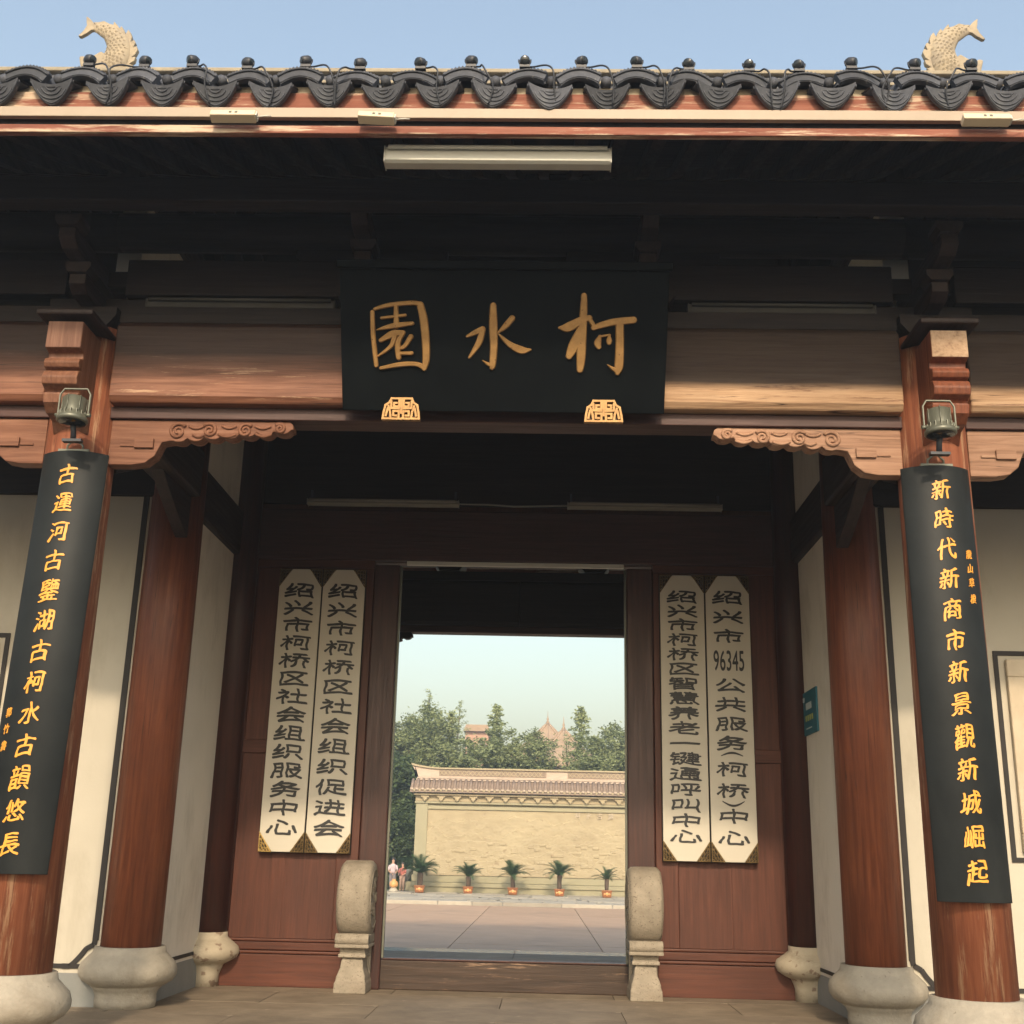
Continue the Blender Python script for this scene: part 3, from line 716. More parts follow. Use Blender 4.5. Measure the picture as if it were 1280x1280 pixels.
# ------------------------------------------------------------------ fish ornaments on the ridge
def fish(cx, s, label):
    base = Vector((cx, 11.08, 9.35))
    t = empty('fish_ornament', label, 'roof ornament', base, 'fish ornaments on the roof ridge')
    k, kz = .0100/1.28*1.0, .0107/1.28
    def W(X, Z): return (s*(X-560)*.00086, (1050-Z)*.00094)
    spine = [(275,235,30),(320,243,52),(400,255,82),(480,285,108),(560,320,125),(630,385,148),(690,470,165),(712,560,180),(712,640,190),(690,720,205),(650,800,215),(600,880,190),(570,960,150),(550,1050,90),(545,1130,40)]
    m = MB(); vs = []; n = 14; pr = None
    P = [Vector(W(a, b)) for a, b, c in spine]
    for i, (a, b, c) in enumerate(spine):
        tg = (P[min(i+1, len(P)-1)]-P[max(i-1, 0)]).normalized(); nn = Vector((-tg[1], tg[0])); r = c*.00082
        for q in range(n):
            an = 2*math.pi*q/n
            u = P[i]+nn*r*math.cos(an); vs.append((u[0], math.sin(an)*min(r*.55, .09), u[1]))
    fs = [(i*n+q, i*n+(q+1) % n, (i+1)*n+(q+1) % n, (i+1)*n+q) for i in range(len(spine)-1) for q in range(n)]
    m.add(vs, fs, True)
    ob('body', m, FISHM, t)
    # scales: small overlapping discs on the front
    sm = MB()
    for i in range(2, 11):
        c = spine[i][2]*.00079; tg = (P[i+1]-P[i-1]).normalized(); nn = Vector((-tg[1], tg[0]))
        for sub in range(2):
            base_p = P[i]+(P[i+1]-P[i])*.5*sub
            cnt_ = max(2, int(c/.026))
            for q in range(cnt_):
                f = -0.8+1.6*(q+.5*((i*2+sub) % 2))/cnt_
                u = base_p+nn*c*f
                yy = -math.sqrt(max(0, 1-f*f))*min(c*.55, .09)-.001
                r = .024
                pts = [(u[0]+r*math.cos(a*math.pi/4)*1.0, u[1]+r*math.sin(a*math.pi/4)) for a in range(8)]
                vs = [(p[0], yy+.001+abs(f)*.012, p[1]) for p in pts]+[(u[0]-tg[0]*.008, yy-.016, u[1]-tg[1]*.008)]
                sm.add(vs, [(a, (a+1) % 8, 8) for a in range(8)])
    ob('scales', sm, FISHM, t)
    fin = [(330,190),(400,190),(470,172),(555,215),(600,225),(605,178),(650,225),(690,275),(712,245),(755,300),(780,365),(808,295),(850,345),(870,400),(865,470),(905,440),(930,480),(905,550),(950,530),(972,580),(945,650),(900,690),(955,680),(945,740),(880,785),(940,800),(900,840),(830,910),(720,960),(640,880),(640,600),(560,350),(400,270)]
    pts = [W(*p) for p in fin]
    ob('dorsal_fin', MB().prism(pts, -.03, .03), FISHM, t, bev=.006)
    tail = [(340,205),(300,160),(255,120),(222,100),(232,180),(245,230),(215,300),(150,385),(185,392),(260,345),(310,300),(360,290)]
    ob('tail_fin', MB().prism([W(*p) for p in tail], -.025, .025), FISHM, t, bev=.006)
    head = [(230,720),(300,710),(330,745),(430,700),(520,640),(640,760),(640,950),(590,1080),(560,1140),(500,1120),(420,1010),(350,950),(280,900),(260,830)]
    h = ob('head', MB().prism([W(*p) for p in head], -.085, .085), FISHM, t, bev=.03)
    ob('eye', MB().lathe([(.001,-.02),(.02,-.015),(.026,0),(.026,.01)], *[ (W(400,850)[0]), -.087, W(400,850)[1]], axis='y', n=12, cap=False), FISHM, h)
    ob('gill_fin', MB().prism([W(*p) for p in [(300,830),(440,900),(520,960),(540,1080),(470,1000),(380,930),(300,900)]], -.115, -.07), FISHM, t, bev=.012)
    sc_ = ob('wave_scroll', MB().lathe([(.001,-.05),(.05,-.045),(.07,0),(.05,.045),(.001,.05)], W(760,1080)[0]+s*.0, 0, W(0,1060)[1], axis='y', n=16, cap=False).lathe([(.001,-.05),(.04,-.045),(.055,0),(.04,.045),(.001,.05)], W(330,1060)[0], 0, W(0,1060)[1], axis='y', n=16, cap=False), FISHM, t)
    ob('plinth', MB().box(-.30, .30, -.11, .11, -.10, .02), FISHM, t, bev=.02)
    return t
fish(-5.03, 1, 'gilded fish ornament curling its tail at the left end of the roof ridge')
fish(4.46, -1, 'gilded fish ornament curling its tail at the right end of the roof ridge')

# ------------------------------------------------------------------ small eave spotlights
ords = ['leftmost', 'second from the left', 'third from the left', 'fourth from the left', 'fifth from the left', 'sixth from the left', 'seventh from the left', 'eighth from the left', 'ninth from the left', 'ninth from the right', 'eighth from the right', 'seventh from the right', 'sixth from the right', 'fifth from the right', 'fourth from the right', 'third from the right', 'second from the right', 'rightmost']
vis = [c for c in covers if -3.0 < c[0] < 2.62]
hm = MB().lathe([(.001,-.030),(.024,-.029),(.029,-.015),(.030,.012),(.022,.028),(.001,.032)], axis='y', n=16, cap=False).mesh('lamp_head'); hm.materials.append(BLACKM)
lm = MB().lathe([(.001,-.033),(.02,-.0325),(.024,-.030)], axis='y', n=12, cap=False).mesh('lens'); lm.materials.append(GLASSD)
for i, c in enumerate(vis):
    nm = ords[i] if i < len(ords) else 'one more at the right'
    lab = 'small black spotlight wired to a roof-edge tile, %s of the eave row' % nm
    t = empty('eave_spotlight', lab, 'spotlight', (c[0]+random.uniform(-.03,.03), EY+.01, c[2]+.108), 'small black spotlights along the eave')
    a = random.uniform(-1.3, 1.3)
    h = link('lamp_head', hm, None, t, loc=(0, 0, .036)); h.rotation_euler = (R(18), 0, a)
    l = link('lens', lm, None, h)
    bk = MB().tube([(-.02,0,0),(-.034,0,.03),(-.034,0,.045)], .005, 5).tube([(.02,0,0),(.034,0,.03),(.034,0,.045)], .005, 5).box(-.03,.03,-.015,.015,-.012,.004)
    ob('mount', bk, BLACKM, t)
    sd = random.choice((-1, 1)); w1 = random.uniform(.08, .17); h1 = random.uniform(.0, .05)
    pts = [(0,.03,.02),(sd*.05,-.02,-.01-h1*.3),(sd*w1*.75,-.07,-.045),(sd*w1,-.10,-.10),(sd*(w1+random.uniform(-.01,.05)),-.075,-.19),(sd*(w1+.02),-.04,-.285)]
    # smooth the cable
    sp = []
    V = [Vector(p) for p in pts]
    for q in range(len(V)-1):
        p0, p1, p2, p3 = V[max(q-1,0)], V[q], V[q+1], V[min(q+2, len(V)-1)]
        for r in range(4):
            u = r/4; sp.append(.5*((2*p1)+(-p0+p2)*u+(2*p0-5*p1+4*p2-p3)*u*u+(-p0+3*p1-3*p2+p3)*u**3))
    sp.append(V[-1])
    ob('cable', MB().tube(sp, .0055, 5), BLACKM, t)

# ------------------------------------------------------------------ power adaptors on the fascia
def adaptor(x0, x1, z, tilt, label):
    cx = (x0+x1)/2; w_ = x1-x0
    t = empty('junction_box', label, 'junction box', (cx, 5.60, z), 'cream boxes clipped to the fascia')
    t.rotation_euler = (R(-20), R(tilt), 0)
    b = ob('housing', MB().box(-w_/2, w_/2, -.03, .03, -.022, .022), BOXW, t, bev=.006)
    ob('printed_mark', MB().box(-.02,-.005,-.0315,-.03,-.008,.008).box(.012,.028,-.0315,-.03,-.008,.008), LAMPG, t)
    ob('lead', MB().tube([(w_/2,0,-.005),(w_/2+.03,-.01,-.012),(w_/2+.06,-.01,-.006),(w_/2+.085,0,.006)], .004, 6), TUBEW, t)
    ob('end_cap', MB().box(w_/2, w_/2+.008, -.022, .022, -.016, .016), TUBEW, t)
adaptor(-1.905, -1.650, 5.088, 0, 'cream oblong box clipped level under the gutter, leftmost of three')
adaptor(-1.075, -.872, 5.082, 3, 'cream oblong box hanging tilted under the gutter beside the white tube light')
adaptor(2.262, 2.520, 5.090, 0, 'cream oblong box clipped under the gutter near its right end')

# ------------------------------------------------------------------ tube lights
def tube_light(x0, x1, y, z, label, mat, hgt=.10, drop=.03, hang=True):
    t = empty('tube_light', label, 'light fixture', ((x0+x1)/2, y, z), 'fluorescent tube fixtures')
    w_ = (x1-x0)/2
    ob('housing', MB().prism([(-.045,hgt),(-.05,0.0),(-.03,-.012),(.03,-.012),(.05,0.0),(.045,hgt)], -w_, w_, 'yz'), mat, t, bev=.004)
    ob('end_cap', MB().box(-w_-.006,-w_-.0005,-.05,.05,-.012,hgt+.004).box(w_+.0005,w_+.006,-.05,.05,-.012,hgt+.004), mat, t)
    ob('tube', MB().tube([(-w_+.02,-.062,hgt-.012),(w_-.02,-.062,hgt-.012)], .013, 10), mat, t)
    if hang:
        for s in (-1, 1): ob('hanger', MB().box(min(s*(w_-.02),s*(w_-.04)),max(s*(w_-.02),s*(w_-.04)),-.01,.01,hgt,hgt+.10), BLACKM, t)
tube_light(-.945, .342, 5.84, 4.945, 'long white tube light fixture hanging just under the front eave', TUBEW, .085)
tube_light(-2.306, -.842, 10.82, 4.395, 'unlit pale tube light above the left pair of signboards inside the porch', TUBEG, .04)
tube_light(.22, 1.697, 10.82, 4.395, 'unlit pale tube light above the right pair of signboards inside the porch', TUBEG, .04)
tube_light(-2.75, -1.46, 7.24, 4.70, 'unlit dark grey tube light on top of the left half of the front beam', TUBED, .06, hang=False)
tube_light(.95, 2.2, 7.24, 4.70, 'unlit dark grey tube light on top of the right half of the front beam', TUBED, .06, hang=False)

tag(ob('cable', MB().tube([(-.84,10.84,4.42),(-.55,10.86,4.425),(-.3,10.86,4.41),(0,10.86,4.42),(.22,10.84,4.42)], .009, 6), TUBEG), 'thin pale cable running between the two tube lights inside the porch', 'cable')
# ------------------------------------------------------------------ lettering
dg = None
GL = {}
def glyph(ch):
    """outline loops of one character, resampled evenly (interior on the left)"""
    if ch in GL: return GL[ch]
    c = bpy.data.curves.new('t', 'FONT'); c.body = ch; c.resolution_u = 4; c.fill_mode = 'FRONT'
    o = bpy.data.objects.new('t', c); COL.objects.link(o)
    me = bpy.data.meshes.new_from_object(o.evaluated_get(bpy.context.evaluated_depsgraph_get()))
    bm = bmesh.new(); bm.from_mesh(me); bmesh.ops.remove_doubles(bm, verts=bm.verts, dist=.0004)
    nxt = {}
    up = sum(f.normal.z*f.calc_area() for f in bm.faces) > 0
    for e in bm.edges:
        if len(e.link_loops) == 1:
            l = e.link_loops[0]; p, q = l.vert.index, l.link_loop_next.vert.index
            if not up: p, q = q, p
            nxt.setdefault(p, []).append(q)
    co = {v.index: Vector((v.co.x, v.co.y)) for v in bm.verts}
    loops = []
    while nxt:
        st = next(iter(nxt)); L = [st]; cur = st
        while cur in nxt:
            n_ = nxt[cur].pop()
            if not nxt[cur]: del nxt[cur]
            if n_ == st: break
            L.append(n_); cur = n_
        if len(L) > 2: loops.append([co[i] for i in L])
    bm.free(); bpy.data.objects.remove(o); bpy.data.curves.remove(c); bpy.data.meshes.remove(me)
    out = []
    for L in loops:
        per = sum((L[i]-L[i-1]).length for i in range(len(L)))
        if per < .02: continue
        n = max(8, int(per/.020)); step = per/n; P = []; d0 = 0; t = 0; k = 0
        acc = 0
        for i in range(len(L)):
            A, B = L[i], L[(i+1) % len(L)]; l = (B-A).length
            while t <= acc+l and len(P) < n and l > 0:
                P.append(A+(B-A)*((t-acc)/l)); t += step
            acc += l
        for _ in range(2):
            P = [P[i]*.5+(P[i-1]+P[(i+1) % len(P)])*.25 for i in range(len(P))]
        out.append(P)
    GL[ch] = out; return out
def letter(ch, sx, sy, style, depth, mapf=None, seed=0):
    loops = glyph(ch); cx, cy = (.5, .36) if ord(ch) > 1000 else (.27, .34)
    per = sum((L[i]-L[i-1]).length for L in loops for i in range(len(L)))
    dens = max(.15, min(1, (24-per)/14)) if style != 'digit' else .3
    LS = []
    for L in loops:
        n = len(L); Q = []
        for i, p in enumerate(L):
            tg = (L[(i+1) % n]-L[i-1]); tg = tg.normalized() if tg.length > 1e-9 else Vector((1, 0))
            nn = Vector((tg.y, -tg.x))
            if style == 'clerical': am = (.007+.026*abs(nn.y)-.010*abs(nn.x))*dens+.004
            elif style == 'digit': am = .01
            else: am = (.002+.018*abs(nn.x*.85-nn.y*.45))*dens+.001+.018*dens*noise.noise(Vector((p.x*4+seed, p.y*4, 7)))
            q = p+nn*am; u, v = q.x-cx, q.y-cy
            if style == 'clerical':
                v2 = v+.05*math.cos(u*6.5)*(.4+abs(v))-.03
                u2 = u*(1+.16*abs(v)*(1 if v < 0 else .4))+.02*math.sin(v*9)
                u = u2+noise.noise(Vector((u*5+seed, v*5, 1)))*.016; v = v2+noise.noise(Vector((u*5, v*5+seed, 9)))*.016
            elif style == 'brush':
                v2 = v+.11*u+.035*math.sin(u*5+1)-.03*u*u
                u2 = u*(.92-.12*v)-.06*v*v+.03*math.sin(v*6)
                u = u2+noise.noise(Vector((u*4+seed, v*4, 2)))*.035; v = v2+noise.noise(Vector((u*4, v*4+seed, 5)))*.035
            Q.append((u*sx, v*sy))
        LS.append(Q)
    # constrained triangulation; keep the triangles that lie inside the outlines
    V = []; E = []
    for Q in LS:
        b0 = len(V); V += [Vector(q)*100 for q in Q]; E += [(b0+i, b0+(i+1) % len(Q)) for i in range(len(Q))]
    cv, ce, cf = delaunay_2d_cdt(V, E, [], 0, 1e-5)[:3]
    A = np.array([V[e[0]] for e in E]); B = np.array([V[e[1]] for e in E])
    keep = []
    for t in cf:
        p = (cv[t[0]]+cv[t[1]]+cv[t[2]])/3
        cr = (B[:,0]-A[:,0])*(p.y-A[:,1])-(p.x-A[:,0])*(B[:,1]-A[:,1])
        wn = int(((A[:,1] <= p.y) & (B[:,1] > p.y) & (cr > 0)).sum())-int(((A[:,1] > p.y) & (B[:,1] <= p.y) & (cr < 0)).sum())
        if wn > 0: keep.append(tuple(t))
    cnt = {}
    for t in keep:
        for i in range(3):
            e = (t[i], t[(i+1) % 3]); cnt[e] = cnt.get(e, 0)+1
    bd = [e for e in cnt if (e[1], e[0]) not in cnt]
    f = mapf or (lambda u, v, w_: (u, -w_, v)); N = len(cv)
    m = MB(); m.v = [f(p.x/100, p.y/100, depth) for p in cv]+[f(p.x/100, p.y/100, 0) for p in cv]
    m.f = keep+[(a, b, b+N, a+N) for a, b in bd]; m.sm = [False]*len(m.f)
    used = sorted({i for q in m.f for i in q}); mp_ = {j: i for i, j in enumerate(used)}
    m.v = [m.v[j] for j in used]; m.f = [tuple(mp_[i] for i in q) for q in m.f]
    return m

# vertical name boards ---------------------------------------------------
def signboard(x0, x1, text, label, gilt, ys=None):
    cx = (x0+x1)/2; z0, z1 = 1.135, 3.77; yb = 10.945
    t = empty('signboard', label, 'signboard', (cx, yb, z0), 'cream vertical signboards beside the doorway')
    w_ = (x1-x0)/2; H = z1-z0; c = .115
    ob('backing', MB().box(-w_, w_, -.012, .03, 0, H), BLACKL, t, bev=.003)
    out = [(-w_+.012+c, .006), (w_-.012-c, .006), (w_-.006, .006+c*1.5), (w_-.006, H-.006-c*1.3), (w_-.012-c, H-.006), (-w_+.012+c, H-.006), (-w_+.006, H-.006-c*1.3), (-w_+.006, .006+c*1.5)]
    ob('board', MB().prism(out, -.03, -.0125), CREAM, t, bev=.003)
    for sx in (-1, 1):
        for top in (0, 1):
            m = MB()
            zc = H-.004 if top else .004; sz = -1 if top else 1
            X = lambda a: sx*(w_-.004-a); Z = lambda b: zc+sz*b
            cc = c*1.0
            def bar(a0, b0, a1, b1, tk=.004):
                dx, dz = a1-a0, b1-b0; L = math.hypot(dx, dz) or 1; nx, nz = -dz/L*tk, dx/L*tk
                m.prism([(X(a0+nx),Z(b0+nz)),(X(a1+nx),Z(b1+nz)),(X(a1-nx),Z(b1-nz)),(X(a0-nx),Z(b0-nz))], -.036, -.0125-.0008*len(m.f)/60, 'xz')
            bar(0,.005,cc,.005); bar(.005,0,.005,cc*1.45); bar(cc,0,.0,cc*1.5,.005)
            for k in range(1, 4):
                q = k/4
                bar(cc*q,.0,0,cc*1.5*q,.0022); bar(0,cc*1.5*q,cc*(1-q)*.9,cc*1.5*q*.8,.002); bar(cc*q,0,cc*q*.9,cc*1.5*(1-q),.002)
            fo = ob('corner_fretwork', m, GILT if (gilt and sx < 0 and not top) else BRONZE, t)
            if gilt and sx < 0 and not top: fo['label'] = 'bright gilt corner fretwork'
    n = len(text)
    for i, ch in enumerate(text):
        if ys: zc, sx_, sy_ = ys[i]
        else:
            f = i/(n-1); zc = 3.555+(1.355-3.555)*f-z0; sx_ = .30; sy_ = .122 if n > 15 else .145
        if ch == '9':
            for k, dch in enumerate('96345'):
                o = ob('character', letter(dch, .115, .27, 'digit', .006), INK, t, loc=(-.118+.059*k, -.031, zc))
            continue
        if ch in '()':
            a = MB(); s = 1 if ch == '(' else -1; n_ = 14
            up = [(-.10+.2*k/n_, s*(.034*math.sin(math.pi*k/n_))) for k in range(n_+1)]; lo = [(p[0], p[1]-(.008+.012*math.sin(math.pi*k/n_))) for k, p in enumerate(up)]
            o = ob('character', a.prism(up+lo[::-1], -.006, 0), INK, t, loc=(0, -.031, zc-.01)); continue
        o = ob('character', letter(ch, sx_, sy_, 'clerical', .006, seed=i), INK, t, loc=(0, -.031, zc))
def lay(zs, sy=.15): return [(z-1.135, .262, sy) for z in zs]
signboard(-2.552, -2.134, '绍兴市柯桥区社会组织服务中心', 'cream signboard with black script, outer board left of the doorway', True)
signboard(-2.130, -1.714, '绍兴市柯桥区社会组织促进会', 'cream signboard with black script, inner board left of the doorway', False)
signboard(1.100, 1.528, '绍兴市柯桥区智慧养老一键通呼叫中心', 'cream signboard with crowded black script, inner board right of the doorway', False)
# 绍兴市 96345 公共服务(柯桥)中心
zz = [3.555, 3.37, 3.18, 2.95, 2.72, 2.545, 2.365, 2.19, 2.088, 1.955, 1.765, 1.685, 1.535, 1.35]
signboard(1.532, 1.955, '绍兴市9公共服务(柯桥)中心', 'cream signboard whose black script includes 96345, outer board right of the doorway', False, ys=[(z-1.135, .30, .132) for z in zz])

# couplet boards ---------------------------------------------------------
def couplet(cx0, cx1, z0, z1, text, small, label, side):
    """curved black board bound to a column"""
    H = z1-z0; cxm = (cx0+cx1)/2
    t = empty('couplet_board', label, 'couplet board', (cx1, 7.3, z0), 'curved black couplet boards on the outer columns')
    RA = .30; half = .215; amax = math.asin(half/RA)
    shear = (cx0-cx1)/H
    def mp(u, v, w_):     # u across the arc, v up from the bottom
        a = u/RA
        r = RA+w_
        return (r*math.sin(a)+v*shear, -(r*math.cos(a))+.0, v)
    n = 24; arcl = RA*amax
    vs = []
    for w_ in (0, -.028):
        for v in (0, H):
            for i in range(n+1): vs.append(mp(-arcl+2*arcl*i/n, v, w_))
    N = n+1; fs = []
    for i in range(n):
        fs += [(i, i+1, N+i+1, N+i), (2*N+i+1, 2*N+i, 3*N+i, 3*N+i+1), (i, 2*N+i, 2*N+i+1, i+1), (N+i+1, 3*N+i+1, 3*N+i, N+i)]
    fs += [(0, N, 3*N, 2*N), (n, 2*N+n, 3*N+n, N+n)]
    m = MB(); m.add(vs, fs, True)
    me = m.mesh('board'); me.materials.append(LACQ)
    o = link('board', me, None, t, bev=.003)
    k = len(text)
    for i, ch in enumerate(text):
        v = H-.165-(H-.33)*i/(k-1)
        hh = .150 if ch not in '鑒觀韻' else .165
        ob('character', letter(ch, .135, hh*.93, 'brush', .004, mapf=lambda u, v_, w_, v=v: mp(u-.012*0, v+v_, w_+.001), seed=i*3.1), GOLDP, t)
    for i, (ch, u, v) in enumerate(small):
        ob('character', letter(ch, .055, .062, 'brush', .003, mapf=lambda a, b, w_, u=u, v=v: mp(u+a, v+b, w_+.001), seed=i), GOLDP, t)
    m = MB().tube([(-.05,-.25,H),(-.05,-.25,H+.05),(0,-.26,H+.09),(.05,-.25,H+.05),(.05,-.25,H)], .008, 6).box(-.10,.10,-.27,-.24,H+.001,H+.02)
    hg = ob('hanging_bracket', m, LAMPG, t); hg.location = (shear*H, 0, 0)
    return t
couplet(-3.045, -3.095, .985, 3.585, '古運河古鑒湖古柯水古韻悠長', [('郭', -.15, .93), ('竹', -.15, .83), ('書', -.15, .73)], 'curved black couplet board with gold script on the left outer column', -1)
couplet(2.465, 2.490, .955, 3.565, '新時代新商市新景觀新城崛起', [('龍', .15, 2.04), ('山', .15, 1.95), ('草', .15, 1.86), ('根', .15, 1.76)], 'curved black couplet board with gold script on the right outer column', 1)

# hanging column spotlights ---------------------------------------------
def column_lamp(x, z, label):
    t = empty('column_spotlight', label, 'spotlight', (x, 6.79, z), 'grey round spotlights above the couplet boards'); t.scale = (.86, .86, .86)
    ob('lamp_body', MB().lathe([(.074,.165),(.082,.16),(.084,.05),(.088,.04),(.105,.01),(.112,.0),(.112,-.02),(.10,-.03)], n=32), LAMPG, t).rotation_euler = (R(-3), 0, 0)
    ob('lens', MB().lathe([(.098,-.032),(.07,-.045),(.001,-.05)], n=24, cap=False), GLASSD, t).rotation_euler = (R(-3), 0, 0)
    m = MB()
    for i in range(14):
        a = 2*math.pi*i/14; c, s_ = math.cos(a), math.sin(a)
        m.box(c*.092-.003, c*.092+.003, s_*.092-.012, s_*.092+.012, .012, .05)
    for i in range(6):
        a = 2*math.pi*i/6+.3; m.tube([(.086*math.cos(a), .086*math.sin(a), .02), (.086*math.cos(a), .086*math.sin(a), .166)], .0045, 6)
    ob('cooling_fins', m, LAMPG, t).rotation_euler = (R(-3), 0, 0)
    ob('mounting_bracket', MB().tube([(-.112,0,.02),(-.112,0,.19),(-.085,0,.235),(.085,0,.235),(.112,0,.19),(.112,0,.02)], .008, 6, False).lathe([(.014,-.02),(.014,.02)], -.112, 0, .03, axis='x', n=10).lathe([(.014,-.02),(.014,.02)], .112, 0, .03, axis='x', n=10), LAMPG, t)
    ob('stem', MB().tube([(0,.02,-.03),(0,.05,-.08),(0,.06,-.13)], .022, 8).box(-.07,.07,.03,.08,-.16,-.14), BLACKM, t)
column_lamp(-2.975, 3.72, 'grey-green drum spotlight under the carved beam end of the left outer column')
column_lamp(2.42, 3.71, 'grey-green drum spotlight under the carved beam end of the right outer column')

# main plaque -----------------------------------------------------------
PQ = empty('name_plaque', 'large black plaque with three gold characters over the entrance', 'plaque', (-.283, 7.05, 3.904))
tilt = math.atan2(.37, .8193)
PQ.rotation_euler = (tilt, 0, 0)
ob('board', MB().prism([(-1.043,.0),(1.04,.0),(1.05,.90),(-1.053,.90)], 0, .05), PLAQ, PQ, bev=.006)
ob('top_moulding', MB().box(-1.07, 1.07, -.03, .06, .905, .96), PLAQ, PQ, bev=.01)
CH = {
 'garden': [[(-0.843,.628,.033),(-0.84,.499,.035),(-0.828,.366,.035),(-0.82,.29,.032)],[(-0.826,.649,.025),(-0.729,.675,.033),(-0.586,.689,.033),(-0.535,.68,.038)],[(-0.535,.677,.05),(-0.514,.586,.059),(-0.501,.461,.057),(-0.497,.336,.052),(-0.51,.273,.038)],[(-0.79,.272,.025),(-0.671,.296,.035),(-0.569,.301,.033),(-0.51,.281,.042)],[(-0.691,.667,.033),(-0.689,.543,.042)],[(-0.784,.592,.023),(-0.632,.611,.023)],[(-0.814,.516,.013),(-0.713,.542,.038),(-0.586,.559,.028)],[(-0.789,.45,.033),(-0.713,.492,.05),(-0.649,.501,.033)],[(-0.696,.501,.042),(-0.722,.417,.033),(-0.807,.349,.015)],[(-0.645,.501,.033),(-0.679,.434,.042),(-0.675,.342,.04)],[(-0.596,.475,.038),(-0.633,.418,.033),(-0.662,.401,.025)],[(-0.662,.368,.025),(-0.59,.37,.028)]],
 'water': [[(-0.068,.677,.046),(-0.067,.549,.06),(-0.062,.424,.054),(-0.069,.299,.046),(-0.078,.282,.025)],[(-0.078,.299,.033),(-0.107,.311,.022),(-0.135,.33,.007)],[(-0.233,.481,.021),(-0.181,.506,.038),(-0.134,.528,.042)],[(-0.134,.528,.042),(-0.159,.44,.046),(-0.218,.347,.021)],[(.054,.598,.044),(.013,.55,.042),(-0.033,.508,.017)],[(-0.033,.499,.013),(.039,.434,.042),(.116,.397,.054),(.174,.4,.017)]],
 'stem': [[(.51,.745,.042),(.509,.638,.054),(.5,.472,.067),(.498,.347,.063),(.493,.276,.046)],[(.357,.541,.021),(.414,.546,.067),(.506,.596,.05),(.547,.605,.042)],[(.49,.53,.05),(.45,.43,.075),(.422,.363,.05)],[(.548,.597,.033),(.582,.547,.033)],[(.574,.543,.038),(.682,.577,.05),(.828,.595,.05)],[(.741,.566,.059),(.744,.433,.06),(.742,.308,.063),(.733,.262,.042)],[(.731,.274,.042),(.698,.289,.025),(.668,.311,.008)],[(.617,.49,.025),(.603,.448,.052),(.61,.423,.038)],[(.675,.494,.021),(.676,.465,.042),(.676,.45,.035)],[(.613,.488,.018),(.679,.499,.018)]]}
def brush(strokes, dep=.016):
    m = MB(); q = 0
    for st in strokes:
        q += 1
        V = [Vector(p) for p in st]; sp = []
        for i in range(len(V)-1):
            p0, p1, p2, p3 = V[max(i-1,0)], V[i], V[i+1], V[min(i+2, len(V)-1)]
            for r in range(6):
                u = r/6; sp.append(.5*((2*p1)+(-p0+p2)*u+(2*p0-5*p1+4*p2-p3)*u*u+(-p0+3*p1-3*p2+p3)*u**3))
        sp.append(V[-1])
        n = len(sp); L = []; Rr = []
        for i, p in enumerate(sp):
            tg = sp[min(i+1, n-1)]-sp[max(i-1, 0)]; tg.z = 0; tg.normalize(); nn = Vector((-tg.y, tg.x, 0)); h = max(p.z, .006)*.46
            L.append((p.x+nn.x*h, p.y+nn.y*h)); Rr.append((p.x-nn.x*h, p.y-nn.y*h))
        def cap(p, tg, h, a0):
            return [(p.x+h*math.cos(a0+math.pi*k/7), p.y+h*math.sin(a0+math.pi*k/7)) for k in range(1, 7)]
        t1 = sp[-1]-sp[-2]; a1 = math.atan2(t1.y, t1.x); t0 = sp[1]-sp[0]; a0 = math.atan2(t0.y, t0.x)
        out = L+cap(sp[-1], t1, max(sp[-1].z,.006)*.46, a1+math.pi/2)[::1 if False else 1][::-1]*0+[(sp[-1].x+max(sp[-1].z,.006)*.46*math.cos(a1+math.pi/2-math.pi*k/7), sp[-1].y+max(sp[-1].z,.006)*.46*math.sin(a1+math.pi/2-math.pi*k/7)) for k in range(1, 7)]+Rr[::-1]+[(sp[0].x+max(sp[0].z,.006)*.46*math.cos(a0-math.pi/2-math.pi*k/7), sp[0].y+max(sp[0].z,.006)*.46*math.sin(a0-math.pi/2-math.pi*k/7)) for k in range(1, 7)]
        cxm = sum(p[0] for p in out)/len(out); N = len(out)
        dd = dep+q*.0004; ins = .006
        # inset top for a rounded carved edge, following the spine
        ctr = L[:]  # outline order helper
        inner = []
        for i, p in enumerate(out):
            a = Vector(out[i-1]); b = Vector(out[(i+1) % N]); tt = (b-a)
            if tt.length < 1e-6: inner.append(p); continue
            tt.normalize(); nn = Vector((tt.y, -tt.x)); inner.append((p[0]+nn.x*ins, p[1]+nn.y*ins))
        vs = [(p[0], .001, p[1]) for p in out]+[(p[0], -dd*.45, p[1]) for p in out]+[(p[0], -dd, p[1]) for p in inner]
        fs = []
        for i in range(N):
            j = (i+1) % N; fs += [(i, j, N+j, N+i), (N+i, N+j, 2*N+j, 2*N+i)]
        # top as a strip between the two sides
        n1 = len(L); 
        c0 = 2*N
        for i in range(n1-1):
            fs.append((c0+i, c0+i+1, c0+n1+6+(n1-1-(i+1)), c0+n1+6+(n1-1-i)))
        fs.append(tuple([c0+n1-1]+[c0+n1+k for k in range(6)]+[c0+n1+6]))
        fs.append(tuple([c0+n1+6+n1-1]+[c0+2*n1+6+k for k in range(6)]+[c0]))
        m.add(vs, fs)
    return m
for ch in CH.values(): ob('character', brush(ch), GOLDO, PQ)
